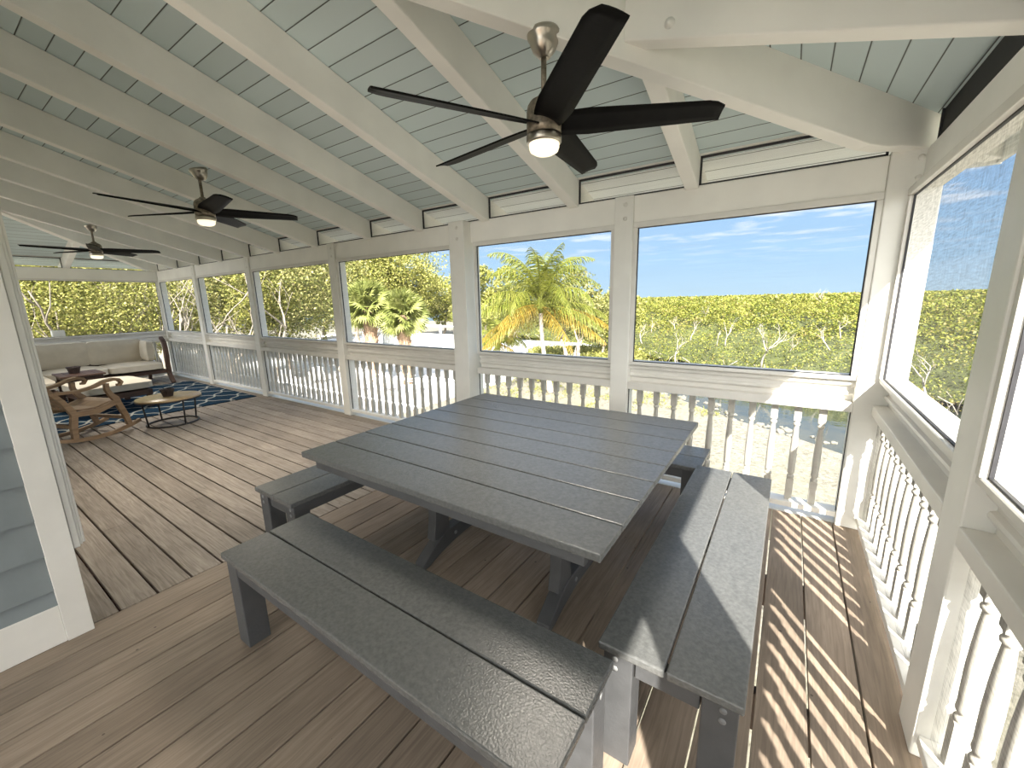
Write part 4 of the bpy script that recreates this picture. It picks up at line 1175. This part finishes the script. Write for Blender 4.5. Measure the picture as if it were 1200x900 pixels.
# white slatted garden chairs on the patio
def make_chair():
    t = thing('garden_chair', 'x', 'chair'); pl = M['plasticwhite']
    m = MB()
    for k in range(5): m.beam((-.24, .28 - k * .12, .36 - k * .035), (.24, .28 - k * .12, .36 - k * .035), .10, .02)
    m.build('seat', pl, t)
    m = MB()
    for k in range(5):
        x = -.22 + k * .11; m.beam((x, -.22, .22), (x * 1.25, -.62, 1.0 - abs(k - 2) * .05), .09, .02, up=(0, 1, .5))
    m.build('backrest', pl, t)
    for s in (-1, 1):
        MB().beam((s * .31, -.42, .56), (s * .31, .36, .56), .12, .025).build('arm', pl, t)
        MB().beam((s * .29, .32, 0), (s * .29, .30, .55), .09, .03).build('leg', pl, t)
        MB().beam((s * .26, -.62, 0), (s * .26, .34, .36), .03, .10).build('leg', pl, t)
    return t
ch = make_chair(); first = True
cl = [(400, 30, 'left end of the far row'), (412, 31, 'second in the far row'), (452, 33, 'between the sabal trunks, left one'), (462, 30, 'between the sabal trunks, right one'), (492, 31, 'right of the sabal trunks'), (504, 33, 'in front of the fence panel'), (516, 30, 'nearest the broad post in the far row'),
      (430, 20.5, 'low on the terrace behind the balusters, left'), (455, 20.0, 'low on the terrace behind the balusters, middle'), (486, 19.5, 'low on the terrace behind the balusters, right'), (415, 24, 'on the terrace behind the left balusters'), (372, 24, 'on the terrace left of the sabal window'), (352, 21, 'on the terrace behind the third railing'), (334, 24, 'on the terrace at the far left of the third railing')]
for i, (px, dist, lab) in enumerate(cl):
    o = ch if i == 0 else copy_tree(ch)
    x, y = at(px, dist); o.location = (x, y, GZ + .03); o.rotation_euler = (0, 0, rr.uniform(-2.8, -.6) + 2.2)
    put(o, label='white garden chair ' + lab, category='chair', group='white garden chairs on the terrace')

# low grass tufts on the yard near the canal
Pn = []
for k in range(260):
    px_, d_ = rr.uniform(560, 1000), rr.uniform(15.5, 24)
    x, y = at(px_, d_)
    if np.interp(x, nb[:, 0], nb[:, 1]) - .3 < y: continue
    c = np.array([x, y, GZ + .06]); Pn.append(c + rng.normal(size=(26, 3)) * np.array([.16, .16, .04]))
V, F = leaves(np.concatenate(Pn), .16, up=-.2, aspect=.15)
tag(link('grass_tufts', np_mesh('grass', V, F, M['grass'])), 'sparse dry grass tufts on the pale yard by the canal', 'grass', kind='stuff')
# green undergrowth under the palms
Pn = []
for k in range(900):
    x, y = at(rr.uniform(625, 745), rr.uniform(21, 34)); c = np.array([x, y, GZ + .2]); Pn.append(c + rng.normal(size=(40, 3)) * np.array([.4, .4, .14]))
V, F = leaves(np.concatenate(Pn), .22, up=.1, aspect=.4)
tag(link('undergrowth', np_mesh('undergrowth', V, F, M['leaf_y'])), 'low green undergrowth below the coconut palm', 'undergrowth', kind='stuff')

GLOW = 1.7
# ------------------------------------------------------------------ world and sun
w = bpy.data.worlds.new('world'); SC.world = w; w.use_nodes = True; nt = w.node_tree; nt.nodes.clear(); T = NT(nt)
out = T.n('ShaderNodeOutputWorld'); bg = T.n('ShaderNodeBackground'); bg.inputs[1].default_value = 1.0
tc = T.n('ShaderNodeTexCoord'); sp = T.n('ShaderNodeSeparateXYZ'); T.l(tc.outputs['Generated'], sp.inputs[0])
z = sp.outputs['Z']
sky = T.ramp(z, [(0.0, (.148, .205, .25)), (.08, (.122, .188, .258)), (.30, (.083, .143, .24)), (1, (.06, .112, .22))])
zz = T.math('MAXIMUM', z, .03)
cb = T.n('ShaderNodeCombineXYZ'); T.l(T.math('DIVIDE', sp.outputs['X'], zz), cb.inputs[0]); T.l(T.math('DIVIDE', sp.outputs['Y'], zz), cb.inputs[1])
nz = T.n('ShaderNodeTexNoise'); nz.inputs['Scale'].default_value = .9; nz.inputs['Detail'].default_value = 7; nz.inputs['Roughness'].default_value = .6
mp = T.n('ShaderNodeMapping'); mp.inputs['Location'].default_value = (3.1, 1.7, 0); T.l(cb.outputs[0], mp.inputs[0]); T.l(mp.outputs[0], nz.inputs['Vector'])
cl_ = T.ramp(nz.outputs[0], [(.50, (0, 0, 0)), (.63, (1, 1, 1))])
cl_ = T.math('MULTIPLY', cl_, T.ramp(z, [(.06, (0, 0, 0)), (.2, (1, 1, 1))]))
c = T.mix(cl_, sky, (.30, .305, .31))
# thin bright haze around the sun, which stands behind and to the right of the camera
dt = T.n('ShaderNodeVectorMath', operation='DOT_PRODUCT'); T.l(tc.outputs['Generated'], dt.inputs[0]); dt.inputs[1].default_value = Vector((1, -1.65, .9)).normalized()
glow = T.math('MULTIPLY', T.math('POWER', T.math('MAXIMUM', dt.outputs['Value'], 0.0), 2.0), GLOW)
cbg = T.n('ShaderNodeCombineXYZ'); T.l(T.math('MULTIPLY', glow, 1.0), cbg.inputs[0]); T.l(T.math('MULTIPLY', glow, .96), cbg.inputs[1]); T.l(T.math('MULTIPLY', glow, .88), cbg.inputs[2])
c = T.mix(1.0, c, cbg.outputs[0], 'ADD')
T.l(c, bg.inputs[0]); T.l(bg.outputs[0], out.inputs[0])
sd = bpy.data.lights.new('sun', 'SUN'); sd.energy = 5.9; sd.angle = R(.6); sd.color = (1, .95, .85)
so = bpy.data.objects.new('sun', sd); COL.objects.link(so)
so.rotation_euler = Vector((1, -1.65, 1.45)).to_track_quat('Z', 'Y').to_euler()

SC.view_settings.view_transform = 'Standard'; SC.view_settings.look = 'None'
SC.view_settings.gamma = 1; SC.view_settings.use_curve_mapping = False
SC.view_settings.exposure = 2.05
SC.cycles.max_bounces = 10; SC.cycles.transparent_max_bounces = 24
SC.cycles.diffuse_bounces = 6
SC.cycles.sample_clamp_indirect = 6
